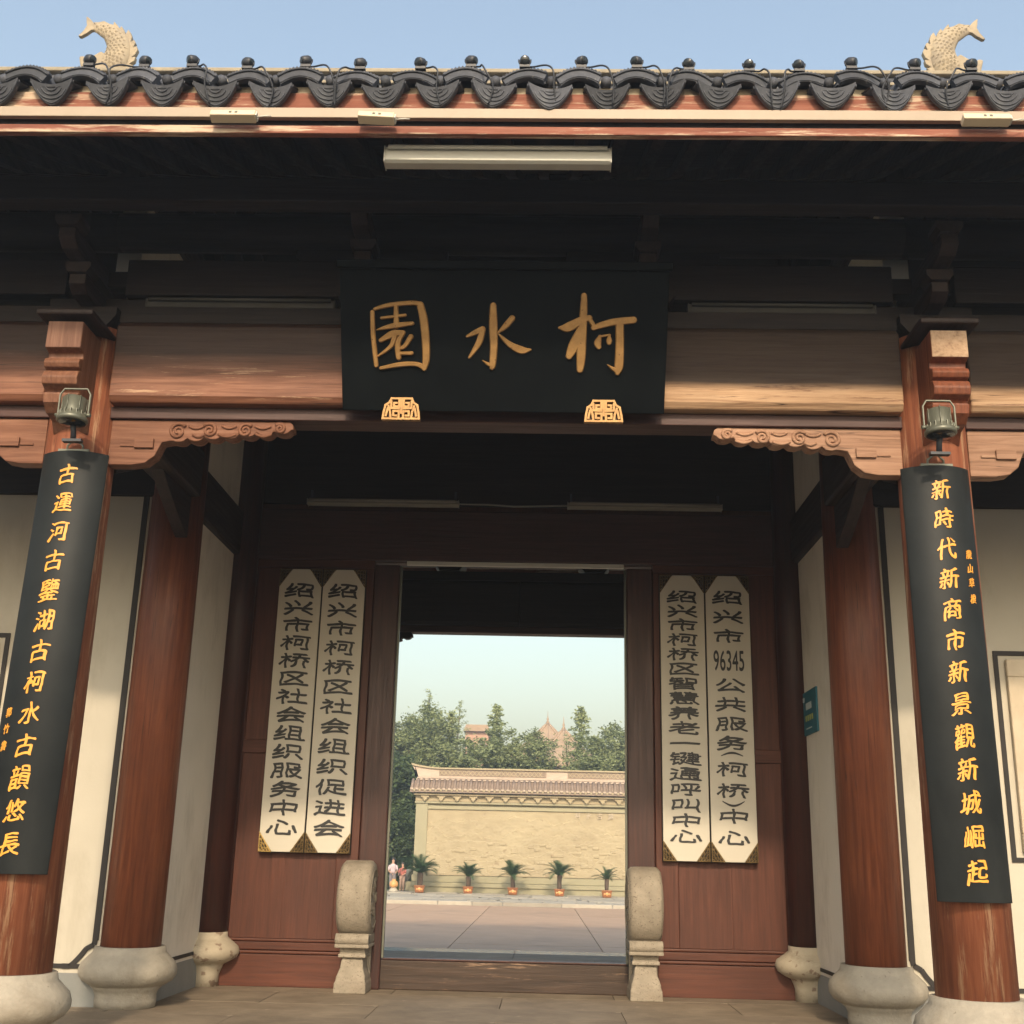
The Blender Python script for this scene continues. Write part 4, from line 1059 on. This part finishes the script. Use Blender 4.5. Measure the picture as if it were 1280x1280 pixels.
# gilt supports under the plaque
def support(x, label):
    t = empty('plaque_support', label, 'bracket', (x, 6.955, 3.80), 'gilt fretwork brackets under the plaque')
    sx, sz = .118, .148
    m = MB(); cnt_ = [0]
    def poly(pts, tk=.075):
        for a, b in zip(pts[:-1], pts[1:]):
            dx, dz = (b[0]-a[0])*sx, (b[1]-a[1])*sz; L = math.hypot(dx, dz); ux, uz = dx/L, dz/L; T = tk*.09
            A = (a[0]*sx-ux*T, a[1]*sz-uz*T); B = (b[0]*sx+ux*T, b[1]*sz+uz*T); cnt_[0] += 1
            e = .0004*(cnt_[0] % 9)
            m.prism([(A[0]-uz*T,A[1]+ux*T),(B[0]-uz*T,B[1]+ux*T),(B[0]+uz*T,B[1]-ux*T),(A[0]+uz*T,A[1]-ux*T)], -.02-e, .012+e, 'xz')
    for s in (-1, 1):
        poly([(0,.97),(s*.55,.97),(s*.66,.78),(s*.86,.66),(s*.95,.3),(s*.98,.04),(s*.55,.04),(s*.60,.35),(s*.70,.62)])
        poly([(s*.12,.88),(s*.12,.60),(s*.40,.60),(s*.40,.76),(s*.26,.76)])
        poly([(s*.55,.82),(s*.55,.52),(s*.1,.50)]); poly([(s*.12,.04),(s*.12,.38),(s*.42,.38),(s*.42,.18),(s*.26,.18)]); poly([(s*.06,.04),(s*.5,.04)])
        poly([(s*.74,.5),(s*.82,.18)])
    poly([(0,.3),(0,.95)])
    ob('fretwork', m, GOLDO, t)
    ob('backing', MB().prism([(-.09,.0),(.09,.0),(.11,.02),(.07,.13),(-.07,.13),(-.11,.02)], .013, .05), REDB, t)
support(-.928, 'small gilt fretwork bracket under the left end of the plaque')
support(.362, 'small gilt fretwork bracket under the right end of the plaque')

# drum stones -----------------------------------------------------------
def drum(cx, label):
    t = empty('drum_stone', label, 'drum stone', (cx, 10.80, 0), 'stone drums flanking the doorway')
    prof = [(.001,-.135),(.20,-.135),(.215,-.142),(.285,-.142),(.312,-.115),(.315,-.08),(.315,.08),(.312,.115),(.285,.142),(.215,.142),(.20,.135),(.001,.135)]
    m = MB().lathe(prof, 0, 0, 0, n=64, axis='x', cap=False); me = m.mesh('drum')
    for v in me.vertices:
        v.co.z = v.co.z*1.02; v.co.z += .765
    noisy(me, .003, 8, 1); me.materials.append(DRUM)
    dr = link('drum', me, None, t)
    for s in (-1, 1):
        mm = MB()
        for k in range(5):
            a = 2*math.pi*k/5; c_ = (math.cos(a)*.12, math.sin(a)*.12)
            sp = spiral(0, 0, .055, 0, 1.4, 1, a0=a)
            mm.tube([(s*.139, c_[0]+p[0], .765+c_[1]+p[2]) for p in sp], .010, 6)
        mm.tube([(s*.141, .245*math.cos(q*math.pi/16), .765+.245*math.sin(q*math.pi/16)) for q in range(33)], .009, 6)
        ob('carved_scroll', mm, DRUM, dr)
    ob('scroll_moulding', MB().tube([(-.145,-.19,.435),(.145,-.19,.435)], .048, 14).box(-.145,.145,-.20,.25,.40,.474).box(-.148,.148,-.225,.2,.365,.395), DRUM, t, bev=.008)
    ob('neck', MB().box(-.11,.11,-.15,.26,.30,.364).box(-.118,.118,-.175,.26,.285,.315), DRUM, t, bev=.008)
    ob('backing_slab', MB().prism([(.10,0),(.26,0),(.26,.80),(.235,.72),(.20,.55),(.10,.45)], -.125, .125, 'yz'), DRUM, t, bev=.006)
    vs = []; lv = [(.085,.283,.135),(.095,.25,.14),(.10,.20,.15),(.125,.13,.18),(.128,.10,.185),(.135,.08,.21),(.14,.0,.215)]
    m = MB(); 
    for w_, z, dy in lv: vs += [(-w_,-dy,z),(w_,-dy,z),(w_,.25,z),(-w_,.25,z)]
    fs = [(i*4+k, i*4+(k+1) % 4, i*4+4+(k+1) % 4, i*4+4+k) for i in range(len(lv)-1) for k in range(4)]+[(0,1,2,3), tuple(len(lv)*4-4+k for k in (3,2,1,0))]
    m.add(vs, fs); ob('foot', m, DRUM, t, bev=.01)
drum(-1.60, 'carved stone drum on a waisted base left of the doorway')
drum(.915, 'carved stone drum on a waisted base right of the doorway')

# blue notice on the right-hand passage wall ------------------------------
t = empty('notice_plate', 'small blue-green notice plate on the right-hand passage wall', 'notice', (2.395, 10.57, 2.25))
o = ob('plate', MB().box(-.012,.004,-.30,.30,0,.385), BLUEP, t, bev=.002)
m = MB()
for (ya, yb, za, zb) in ((.14,.24,.30,.34),(-.12,.1,.22,.28),(-.1,.12,.05,.06)): m.box(-.0135,-.0125,ya,yb,za,zb)
ob('pale_lettering', m, WHITEP, t)
m = MB()
for k in range(4): m.box(-.0135,-.0125,-.16+.08*k,-.11+.08*k,.12,.17)
ob('yellow_lettering', m, YELP, t)

# ------------------------------------------------------------------ screen wall at the back of the court
YW = 46.2; K = YW/45.6
SX0, SX1 = -4.80, 13.0
SW = empty('screen_wall', 'long pale green screen wall with tiled coping and carved sandstone mural', 'wall', (4, YW, -.2))
def sp_(name, mb, mat, parent=None, bev=0):
    o = ob(name, mb, mat, parent or SW, bev)
    if parent is None: o.matrix_parent_inverse = Matrix.Translation((-4, -YW, .2))
    return o
def Zw(z): return 1.15+(z-1.15)*K
sp_('wall_body', MB().box(SX0, SX1, YW+.06, YW+.7, -.3, Zw(3.5)), WALLG)
sp_('pilaster', MB().box(SX0, SX0+.46, YW-.06, YW+.059, Zw(.42), Zw(3.0)), WALLG, bev=.01)
sp_('pilaster', MB().box(SX1-.46, SX1, YW-.06, YW+.059, Zw(.42), Zw(3.0)), WALLG, bev=.01)
sp_('frame_rail', MB().box(SX0+.461, SX1-.461, YW-.04, YW+.059, Zw(2.80), Zw(2.93)), WALLG, bev=.01)
sp_('frame_rail', MB().box(SX0-.05, SX1+.05, YW-.11, YW+.058, Zw(3.003), Zw(3.08)), WALLG, bev=.015)
sp_('dado', MB().box(SX0-.05, SX1+.05, YW-.12, YW+.058, Zw(.16), Zw(.415)), WALLG, bev=.02)
sp_('dado', MB().box(SX0-.08, SX1+.08, YW-.22, YW+.057, Zw(.0), Zw(.155)), WALLG, bev=.02)
sp_('dado', MB().box(SX0-.11, SX1+.11, YW-.16, YW+.056, -.3, Zw(-.002)), WALLG)
# relief mural: hills, water and houses in low relief
a, b, c0, c1 = SX0+.465, SX1-.465, Zw(.42), Zw(2.795)
nx, nz = 420, 90; vs = []; fs = []
def fbm(x, s): return noise.fractal(Vector((x, s*3.3, s)), .9, 2.1, 5)
for j in range(nz+1):
    v = j/nz
    for i in range(nx+1):
        X_ = a+(b-a)*i/nx; h = 0
        for q, (bl, am, fr) in enumerate(((.78,.20,.55),(.64,.16,.8),(.50,.06,.5),(.36,.09,1.3),(.22,.07,1.8),(.10,.06,2.4))):
            if v < bl+am*fbm(X_*fr, q+2)*1.2: h = (q+1)*.028
        h += .018*noise.noise(Vector((X_*3, v*12, 2)))+.010*noise.noise(Vector((X_*9, v*30, 4)))*(1 if v < .8 else .2)
        cell = noise.cell(Vector((math.floor(X_*4.5), math.floor(v*26), 3)))
        if v < .5 and cell > .66: h += .022
        vs.append((X_, YW+.02-h, c0+(c1-c0)*v))
for j in range(nz):
    for i in range(nx): q = j*(nx+1)+i; fs.append((q, q+1, q+nx+2, q+nx+1))
sp_('relief_mural', MB().add(vs, fs), MURAL)
mu = [o for o in SW.children if o.name.startswith('relief_mural')][0]
for i, ch in enumerate('柯水古韻'):
    lt = letter(ch, .24, .24, 'brush', .03)
    o = ob('character', lt, WTILE if False else RELF, mu); o.location = (1.42+.42*i, YW+.0, Zw(2.66))
# cornice with inverted brackets
sp_('cornice', MB().box(SX0-.02, SX1+.02, YW-.10, YW+.055, Zw(3.09), Zw(3.30)), MURAL)
sp_('cornice', MB().box(SX0-.08, SX1+.08, YW-.30, YW+.054, Zw(3.30)+.002, Zw(3.36)), MURAL, bev=.01)
bmesh_b = MB().prism([(-.30,.26),(-.17,.26),(-.15,.16),(-.09,.15),(-.07,.08),(-.03,.06),(0,0),(.03,.06),(.07,.08),(.09,.15),(.15,.16),(.17,.26),(.30,.26),(.30,.30),(-.30,.30)], -.13, 0).mesh('cornice_bracket'); bmesh_b.materials.append(MURAL)
x = SX0+.35
while x < SX1:
    o = link('cornice_bracket', bmesh_b, None, SW, loc=(x-4, -.105, Zw(3.09)+.2-.02)); x += .62
# coping roof
sl = MB().prism([(YW-.42,Zw(3.40)),(YW-.38,Zw(3.50)),(YW+.1,Zw(3.86)),(YW+.66,Zw(3.86)),(YW+1.1,Zw(3.50)),(YW+1.1,Zw(3.40))], SX0-.22, SX1+.22, 'yz')
cp = sp_('coping', sl, WTILE)
tm = MB(); 
tm.tube([(0,-.43,0),(0,.02,.36)], .055, 8); tmm = tm.mesh('cover_tile'); tmm.materials.append(WTILE)
de = MB().lathe([(.001,-.02),(.045,-.02),(.058,-.01),(.058,.02)], 0, -.43, -.0, axis='y', n=12, cap=False).mesh('tile_end'); de.materials.append(WRIDGE)
dp = MB().prism([(-.055,.04),(.055,.04),(.03,-.02),(0,-.055),(-.03,-.02)], -.445, -.42).mesh('drip_tile'); dp.materials.append(MURAL)
x = SX0-.15; i = 0
while x < SX1+.2 and i < 96:
    z = Zw(3.53)
    o = link('cover_tile', tmm, None, cp, loc=(x, YW, z)); link('tile_end', de, None, cp, loc=(x, YW, z)); link('drip_tile', dp, None, cp, loc=(x+.1, YW, z-.06))
    x += .205; i += 1
# ridge with a flared left tip and lattice
zb, zt = Zw(4.0), Zw(4.36)
def rz(x):
    t = max(0, 1-(x-(SX0-.3))/1.3); return .16*t*t
m = MB(); xs = [SX0-.28+i*.16 for i in range(int((SX1-SX0+.5)/.16))]
def ridge_strip(z0, z1, y0, y1, lean=0):
    m = MB(); vs = []
    for i, xx in enumerate(xs):
        e = rz(xx); xa = xx
        for (y, z) in ((y0, z0), (y1, z0), (y1, z1), (y0, z1)):
            f = (z-zb)/(zt-zb); ee = e*f
            xo = xx+(.30*(1-f) if i == 0 else 0)
            vs.append((xo, y, z+ee))
    n = len(xs); fs = [(i*4+k, i*4+(k+1) % 4, i*4+4+(k+1) % 4, i*4+4+k) for i in range(n-1) for k in range(4)]+[(0,1,2,3), tuple(n*4-4+k for k in (3,2,1,0))]
    return m.add(vs, fs)
sp_('ridge', ridge_strip(zb, zt-.06, YW+.22, YW+.44), WRIDGE)
sp_('ridge_cap', ridge_strip(zt-.055, zt, YW+.14, YW+.52), MURAL)
sp_('ridge_fillet', MB().box(SX0-.05, SX1+.05, YW+.06, YW+.6, Zw(3.87), Zw(3.93)).box(SX0-.02, SX1+.02, YW+.12, YW+.54, Zw(3.945), Zw(3.99)), WRIDGE, bev=.01)
for (xa, xb) in ((SX0+.85, SX0+5.0), (SX0+5.85, SX0+10.6), (SX0+11.4, SX1-.8)):
    m = MB(); x = xa; q = 0
    while x < xb-.16:
        z0_, z1_ = zb+.07, zt-.10; hh = (z1_-z0_)
        for s in (-1, 1):
            A, B = ((x, z0_), (x+.16, z1_)) if s > 0 else ((x, z1_), (x+.16, z0_))
            m.prism([(A[0]-.016,A[1]),(A[0]+.016,A[1]),(B[0]+.016,B[1]),(B[0]-.016,B[1])], YW+.19-(.002 if s > 0 else 0), YW+.219, 'xz')
        x += .16
    sp_('lattice_band', m, MURAL)
    sp_('lattice_recess', MB().box(xa-.02, xb+.0, YW+.205, YW+.2195, zb+.055, zt-.085), LEAFD if False else WTILE)

# ------------------------------------------------------------------ potted cycads
def frond_mesh(L, droop, wid=.15):
    m = MB(); n = 16
    C_ = []
    for i in range(n+1):
        t = i/n; C_.append(Vector((L*(t-.18*t*t*droop), 0, L*(.62*t-.75*droop*t*t))))
    m.tube(C_, [.008*(1-.7*i/n) for i in range(n+1)], 4)
    for i in range(1, n+1):
        t = i/n; p = C_[i]; tg = (C_[i]-C_[i-1]).normalized()
        wv = wid*math.sin(math.pi*min(1, .12+t*.86))**.6
        for s in (-1, 1):
            for sub in (0, .5):
                q = p-tg*(L/n)*sub
                tip = q+Vector((tg.x*wv*.7, s*wv, tg.z*wv*.7+wv*.18))
                m.add([q-tg*.008, q+tg*.008, tip], [(0,1,2)])
    me = m.mesh('frond'); me.materials.append(PALM); return me
fr_m = [frond_mesh(.62, .75), frond_mesh(.56, .5), frond_mesh(.66, .95)]
def cycad(x, y, h, s, label, seed, nf=24, spread=1.0, pot=True):
    rnd = random.Random(seed)
    t = empty('potted_cycad', label, 'potted palm', (x, y, -.2), 'potted cycads along the screen wall')
    pz = .24
    if pot:
        p = ob('pot', MB().prism([(-.15,0),(.15,0),(.185,.22),(.205,.225),(.205,.25),(-.205,.25),(-.205,.225),(-.185,.22)], -.15, .15), POT, t, bev=.01)
        m = MB().lathe([(.001,-.166),(.04,-.165),(.06,-.155)], 0, 0, .12, axis='y', n=10, cap=False)
        for sx in (-.09, .09): m.lathe([(.001,-.166),(.022,-.165),(.035,-.155)], sx, 0, .115, axis='y', n=8, cap=False)
        ob('pot_relief', m, POTD, p)
        ob('soil', MB().box(-.17,.17,-.13,.13,.235,.243), TRUNK, p)
    tm = MB().lathe([(.075*s,pz),(.095*s,pz+.05),(.085*s,pz+h*.5),(.10*s,pz+h),(.06*s,pz+h+.05)], n=12).mesh('trunk'); noisy(tm, .02, 14, seed); tm.materials.append(TRUNK)
    link('trunk', tm, None, t)
    for i in range(nf):
        o = link('frond', fr_m[i % 3], None, t, loc=(0, 0, pz+h))
        el = rnd.uniform(-.1, .75) if i > nf*.3 else rnd.uniform(.6, 1.3)
        o.rotation_euler = (rnd.uniform(-.2,.2), -el*.75, i*2.399+rnd.uniform(-.2,.2)); o.scale = (s*rnd.uniform(1.1,1.4),)*3
cycad(-4.40, 44.9, .42, 1.15, 'largest potted cycad, at the left corner of the screen wall', 1, 34)
cycad(-2.62, 44.95, .32, .95, 'potted cycad, second from the left along the screen wall', 2, 24)
cycad(-.98, 44.9, .38, .93, 'potted cycad with full crown, middle one of five along the screen wall', 3, 24)
cycad(.72, 44.5, .45, .95, 'potted cycad with tall bare trunk, second from the right along the screen wall', 4, 24)
cycad(2.42, 44.2, .36, .80, 'smallest potted cycad with sparse crown, nearest the right door jamb', 5, 15)
# grey planter behind the first cycad
t = empty('stone_planter', 'grey stone urn planter with drooping leaves on a pale plinth at the wall corner', 'planter', (-5.12, 46.6, -.2))
ob('plinth', MB().box(-.22,.22,-.22,.22,0,.34), WALLG, t, bev=.02)
ob('urn', MB().lathe([(.12,.342),(.10,.40),(.2,.5),(.27,.66),(.25,.72),(.29,.78)], n=20), SKIRT, t)
for i in range(16):
    o = link('frond', fr_m[i % 3], None, t, loc=(0, 0, .78)); o.rotation_euler = (0, -random.uniform(0,.8), i*2.4); o.scale = (1.1,)*3

# ------------------------------------------------------------------ figures by the wall corner
def person(loc, h, rz, cl_top, cl_leg, seated, label, hairm=HAIR, arms=1.0):
    t = empty('person', label, 'person', loc); t.rotation_euler = (0, 0, rz); s = h/1.7
    me = bpy.data.meshes.new('body')
    if seated:
        J = {'pel':(0,0,.50),'wai':(0,-.02,.66),'che':(0,-.02,.88),'nek':(0,-.03,1.05),'hd0':(0,-.04,1.13),'hd1':(0,-.05,1.26)}
        legs = [(( .09,-.02,.48),(.12,-.42,.50),(.12,-.40,.10),(.12,-.52,.04))]
    else:
        J = {'pel':(0,0,.92),'wai':(0,0,1.06),'che':(0,0,1.28),'nek':(0,0,1.46),'hd0':(0,0,1.53),'hd1':(0,-.01,1.66)}
        legs = [((.09,0,.88),(.10,-.02,.48),(.10,.02,.09),(.10,-.12,.04))]
    vs = []; ed = []; rad = []
    def add(p, r, par=None):
        vs.append(tuple(c*s for c in p)); rad.append(r*s)
        if par is not None: ed.append((par, len(vs)-1))
        return len(vs)-1
    a = add(J['pel'], .135); b = add(J['wai'], .12, a); c = add(J['che'], .145, b); n = add(J['nek'], .055, c); h0 = add(J['hd0'], .075, n); h1 = add(J['hd1'], .095, h0); add((J['hd1'][0], J['hd1'][1], J['hd1'][2]+.07), .06, h1)
    for sx in (-1, 1):
        p = a
        for q, r in zip(legs[0], (.085,.065,.045,.035)): p = add((q[0]*sx, q[1], q[2]), r, p)
        z = J['che'][2]; y = J['che'][1]
        sh = add((.17*sx, y, z+.06), .055, c); e = add((.24*sx, y-.06*arms, z-.20), .042, sh); wv = add((.15*sx, y-.26*arms, z-.30), .032, e)
        hnd = add((.13*sx, y-.33*arms, z-.31), .03, wv)
        for k in range(3): add((.13*sx+(k-1)*.022, y-.40*arms, z-.33), .010, hnd)
        add((.10*sx, y-.35*arms, z-.30), .010, hnd)
    me.from_pydata(vs, ed, []); o = link('body', me, SKIN, t)
    sk = o.modifiers.new('skin', 'SKIN')
    for i, sv in enumerate(me.skin_vertices[0].data): sv.radius = (rad[i], rad[i]*.8 if i in (0,1,2) else rad[i]); sv.use_root = (i == 0)
    sub = o.modifiers.new('sub', 'SUBSURF'); sub.levels = 1; sub.render_levels = 1
    hd = Vector(J['hd1'])*s
    def ell(name, c_, r_, mat, par=t):
        m = MB().lathe([(math.sin(math.pi*i/8)+1e-4, -math.cos(math.pi*i/8)) for i in range(9)], n=14, cap=False)
        m.v = [(c_[0]+v[0]*r_[0], c_[1]+v[1]*r_[1], c_[2]+v[2]*r_[2]) for v in m.v]; return ob(name, m, mat, par)
    ell('hair', (hd[0], hd[1]+.02*s, hd[2]+.035*s), (.105*s,.105*s,.10*s), hairm)
    ell('nose', (hd[0], hd[1]-.10*s, hd[2]), (.015*s,.02*s,.02*s), SKIN)
    # shirt and trousers
    z = J['che'][2]; pz = J['pel'][2]
    m = MB().lathe([(.165*s,(pz+.02)*s),(.15*s,(pz+.16)*s),(.18*s,(z)*s),(.19*s,(z+.08)*s),(.10*s,(z+.15)*s),(.065*s,(z+.17)*s)], n=18)
    m.v = [(v[0], v[1]*.72+J['che'][1]*s, v[2]) for v in m.v]
    for sx in (-1, 1):
        m.tube([(.17*sx*s, (J['che'][1])*s, (z+.07)*s), (.22*sx*s, (J['che'][1]-.04*arms)*s, (z-.08)*s), (.24*sx*s, (J['che'][1]-.07*arms)*s, (z-.18)*s)], [.07*s,.065*s,.06*s], 10)
    ob('shirt', m, cl_top, t)
    m = MB()
    for sx in (-1, 1):
        q = legs[0]; m.tube([(q[0][0]*sx*s, q[0][1]*s, (q[0][2]+.05)*s), (q[1][0]*sx*s, q[1][1]*s, q[1][2]*s), (q[2][0]*sx*s, q[2][1]*s, (q[2][2]+.02)*s)], [.11*s,.085*s,.065*s], 10)
    ob('trousers', m, cl_leg, t)
    return t
person((-5.50, 45.6, -.2), 1.15, .2, cloth('lavender_cloth', (.62,.50,.52)), cloth('grey_cloth', (.20,.18,.19)), False, 'person in a pale lavender shirt standing behind the round orange urn', HAIR)
person((-5.18, 46.0, -.2), 1.0, -.3, cloth('coral_cloth', (.48,.16,.13)), cloth('tan_cloth', (.40,.28,.22)), False, 'person in a coral red top standing right of the orange urn', HAIR)
t = empty('urn', 'round orange urn on a pale scalloped foot at the wall corner', 'urn', (-5.36, 44.9, -.2))
ob('foot', MB().lathe([(.18,0),(.17,.06),(.12,.10),(.10,.15)], n=18), FLAG, t)
ob('bowl', MB().lathe([(.09,.15),(.15,.19),(.165,.27),(.14,.35),(.08,.39),(.07,.43),(.09,.45)], n=24), POTD, t)

# ------------------------------------------------------------------ trees beyond
def leaf_quad(m, p, s, rnd):
    a = Vector((rnd.uniform(-1,1), rnd.uniform(-1,1), rnd.uniform(-.5,.5))).normalized(); b = a.cross(Vector((rnd.uniform(-1,1), rnd.uniform(-1,1), rnd.uniform(-1,1)))).normalized()
    m.add([p-a*s, p-b*s*.42, p+a*s, p+b*s*.42], [(0,1,2,3)])
def crown_round(seed, rx, rz, n=62, per=95, leaf=.12):
    rnd = random.Random(seed); m = MB()
    for i in range(n):
        while True:
            p = Vector((rnd.uniform(-1,1), rnd.uniform(-1,1), rnd.uniform(-1,1)))
            if .25 < p.length < 1: break
        p = Vector((p.x*rx, p.y*rx, p.z*rz)); cr = rnd.uniform(.35, .75)*rx*.42
        for k in range(per):
            q = Vector((rnd.gauss(0,.5), rnd.gauss(0,.5), rnd.gauss(0,.38)))
            leaf_quad(m, p+q*cr, leaf*rnd.uniform(.6,1.3), rnd)
    return m
def crown_feather(seed, h, r, leaf=.10, dens=1.0):
    """conical, feathery crown of ascending sprays round a thin leader"""
    rnd = random.Random(seed); m = MB(); n = int(60*dens)
    for i in range(n):
        t = (i+rnd.random())/n; z = h*t; L = r*(1-t)**.8*rnd.uniform(.6,1.1)+.1; a = i*2.4
        for k in range(10):
            u = (k+.5)/10
            c = Vector((math.cos(a)*L*u, math.sin(a)*L*u, z+L*u*.55-L*u*u*.35))
            for q in range(int(5*dens)+2):
                leaf_quad(m, c+Vector((rnd.gauss(0,.07), rnd.gauss(0,.07), rnd.gauss(0,.06))), leaf*rnd.uniform(.6,1.2), rnd)
    return m
CM = {}
for i in range(3):
    me = crown_round(10+i, 1.5, 1.7, 74, 90, .095).mesh('crown'); me.materials.append(LEAF); CM['r%d' % i] = me
for i in range(2):
    me = crown_round(30+i, 1.6, 1.6, 70, 100, .11).mesh('crown'); me.materials.append(LEAFD); CM['d%d' % i] = me
for i in range(2):
    me = crown_feather(50+i, 4.2, 1.25, .085, .8).mesh('crown'); me.materials.append(LEAFY); CM['b%d' % i] = me
me = crown_feather(60, 3.6, 1.25, .06, .42).mesh('crown'); me.materials.append(LEAFY); CM['s0'] = me
def trunk(t, h, r, rnd, fork=True):
    m = MB().tube([(0,0,-.3),(rnd.uniform(-.08,.08),0,h*.35),(rnd.uniform(-.15,.15),.1,h*.7),(0,0,h)], [r,r*.8,r*.6,r*.3], 8)
    if fork:
        for k in range(6):
            a = rnd.uniform(0,6.28); z = h*rnd.uniform(.45,.85); L = rnd.uniform(.7,1.4)
            m.tube([(0,0,z),(math.cos(a)*L*.5,math.sin(a)*L*.5,z+L*.35),(math.cos(a)*L,math.sin(a)*L,z+L*.8)], [r*.4,r*.25,r*.1], 5)
    ob('trunk', m, BARK, t)
def tree(x, y, top, kind, sc, label, gz=-.5):
    rnd = random.Random(int(x*13+y*7))
    t = empty('tree', label, 'tree', (x, y, gz), 'trees behind the screen wall')
    H = top-gz
    if kind[0] in 'rd':
        cz = H-1.6*sc
        trunk(t, cz, .16*sc, rnd)
        lv = [(0, 0, cz, sc)]
        if cz > 2.4*sc: lv += [(rnd.uniform(-.5,.5)*sc, rnd.uniform(-.3,.3), cz-1.9*sc, sc*1.08)]
        if cz > 4.4*sc: lv += [(rnd.uniform(-.5,.5)*sc, rnd.uniform(-.3,.3), cz-3.9*sc, sc*1.05)]
        for i, (a, b, c, s_) in enumerate(lv):
            o = link('crown', CM[kind], None, t, loc=(a, b, c)); o.scale = (s_*rnd.uniform(.9,1.1), s_, s_*rnd.uniform(.92,1.05)); o.rotation_euler = (0, 0, rnd.uniform(0,6.28))
    else:
        trunk(t, H*.96, .09, rnd, False)
        hh = {'b':4.2,'s':3.6}[kind[0]]*sc
        o = link('crown', CM[kind], None, t, loc=(0, 0, H-hh)); o.scale = (sc,)*3; o.rotation_euler = (0, 0, rnd.uniform(0,6.28))
T = [(-7.4,58,7.5,'r0',1.0,'leafy tree at the far left, half hidden by the left door jamb'),
 (-6.4,59.5,7.7,'r1',.9,'rounded tree behind the left tip of the wall coping'),
 (-5.45,57,8.0,'r2',1.0,'full green tree left of the pink-roofed building'),
 (-5.9,61,9.3,'s0',1.05,'tall sparse feathery conifer above the left trees'),
 (-4.35,62,8.9,'s0',.95,'shorter sparse feathery conifer left of the pink-roofed building'),
 (-4.45,58,7.9,'b1',1.0,'yellow-green bamboo-like tree beside the pink-roofed building'),
 (-3.3,56,6.7,'r0',1.0,'low spreading tree in front of the pink-roofed building'),
 (-2.25,58,8.2,'b0',1.1,'pale bamboo-like tree right of the pink-roofed building'),
 (-1.75,57,7.0,'r1',.95,'mid-green tree behind the middle of the wall'),
 (-.45,57,6.9,'r2',.85,'dense tree just left of the two pagoda spires'),
 (.75,55,5.1,'r0',.85,'low bushy tree below the two pagoda spires'),
 (1.9,57,8.1,'b1',1.1,'tall narrow bamboo-like tree right of the pagoda spires'),
 (2.1,56,6.6,'r1',.95,'rounded tree under the tall narrow one'),
 (1.25,60,7.1,'s0',.75,'thin airy tree between the spires and the tall narrow tree'),
 (3.5,58,7.3,'r2',1.0,'leafy tree beside the right door jamb'),
 (2.75,55.5,5.5,'b0',.8,'small bright bamboo clump near the right door jamb'),
 (-6.0,51,5.2,'d0',1.0,'dark dense tree filling the gap left of the wall'),
 (-5.6,49.3,3.0,'d1',.75,'low dark shrub-like tree at the left corner of the wall'),
 (-7.2,50.5,5.8,'d1',1.05,'dark tree hidden mostly behind the left door jamb'),
 (5.2,58,7.6,'r0',1.1,'leafy tree beyond the right door jamb'),
 (-9.3,57,7.8,'r1',1.2,'leafy tree beyond the left door jamb')]
for a in T: tree(*a)
# hedge behind the wall so that the trees' feet close up
m = crown_round(77, 1.0, 1.0, 10, 10)
rnd = random.Random(5); m = MB()
for i in range(14000):
    x = rnd.uniform(-13, 9); z = rnd.uniform(-.4, 4.2+.5*noise.noise(Vector((x*.8,0,0)))); leaf_quad(m, Vector((x, 54+rnd.gauss(0,.6), z)), .14, rnd)
stuff(tag(ob('undergrowth', m, LEAFD), 'dark undergrowth below the trees behind the wall', 'shrubs'))

# ------------------------------------------------------------------ distant buildings
def spire(x, y, top, label, w_=3.4):
    t = empty('pagoda', label, 'pagoda', (x, y, -.5))
    H = top+.5
    prof = [(w_, H-3.9), (w_*.72, H-3.2), (w_*.45, H-2.5), (w_*.25, H-1.8), (w_*.10, H-1.25), (.08, H-1.0)]
    ob('roof', MB().lathe(prof, n=8), ROOFR, t)
    ob('finial', MB().lathe([(.10,H-1.0),(.16,H-.9),(.06,H-.75),(.1,H-.62),(.04,H-.5),(.01,H)], n=8), ROOFR, t)
    ob('ribs', (lambda m: [m.tube([(r*math.cos(a)*1.01, r*math.sin(a)*1.01, z+.03) for r, z in prof], .07, 5) for a in [k*math.pi/4 for k in range(8)]] and m)(MB()), ROOFR, t)
    ob('wall', MB().lathe([(w_*.7,0),(w_*.7,H-3.85)], n=8), PINKW, t)
spire(.45, 92, 12.1, 'reddish pagoda roof with a thin spire, left one of the two', 3.6)
spire(1.62, 88, 11.25, 'tan pagoda roof with a thin spire, right one of the two', 3.6)
t = empty('building', 'pinkish building with a flat red roof rising behind the trees', 'building', (-5.1, 92, -.5))
ob('wall', MB().box(-.85, .95, 0, 4, 0, 10.9), PINKW, t)
ob('roof', MB().prism([(-1.0,10.905),(1.1,10.905),(.9,11.4),(-.8,11.4)], -.4, 4.4), ROOFR, t)
for zz_ in (6.2, 8.8):
    for xx_ in (-.4, .5): 
        f = ob('window', MB().box(xx_-.3, xx_+.3, -.03, -.001, zz_, zz_+1.2), TUBEG, t); ob('pane', MB().box(xx_-.24, xx_+.24, -.035, -.031, zz_+.06, zz_+1.14), GLASSD, f)

# ------------------------------------------------------------------ haze
m, nt, b = nodes('haze_air'); nt.nodes.remove(b)
pv = nt.nodes.new('ShaderNodeVolumePrincipled'); pv.inputs['Color'].default_value = (.90,.95,1,1); pv.inputs['Density'].default_value = .0036; pv.inputs['Anisotropy'].default_value = .5
nt.links.new(pv.outputs[0], nt.nodes['Material Output'].inputs['Volume'])
hz = ob('haze', MB().box(-152, 152, -62, 242, -1.6, 13.5), None); hz.data.materials.append(m); stuff(hz)
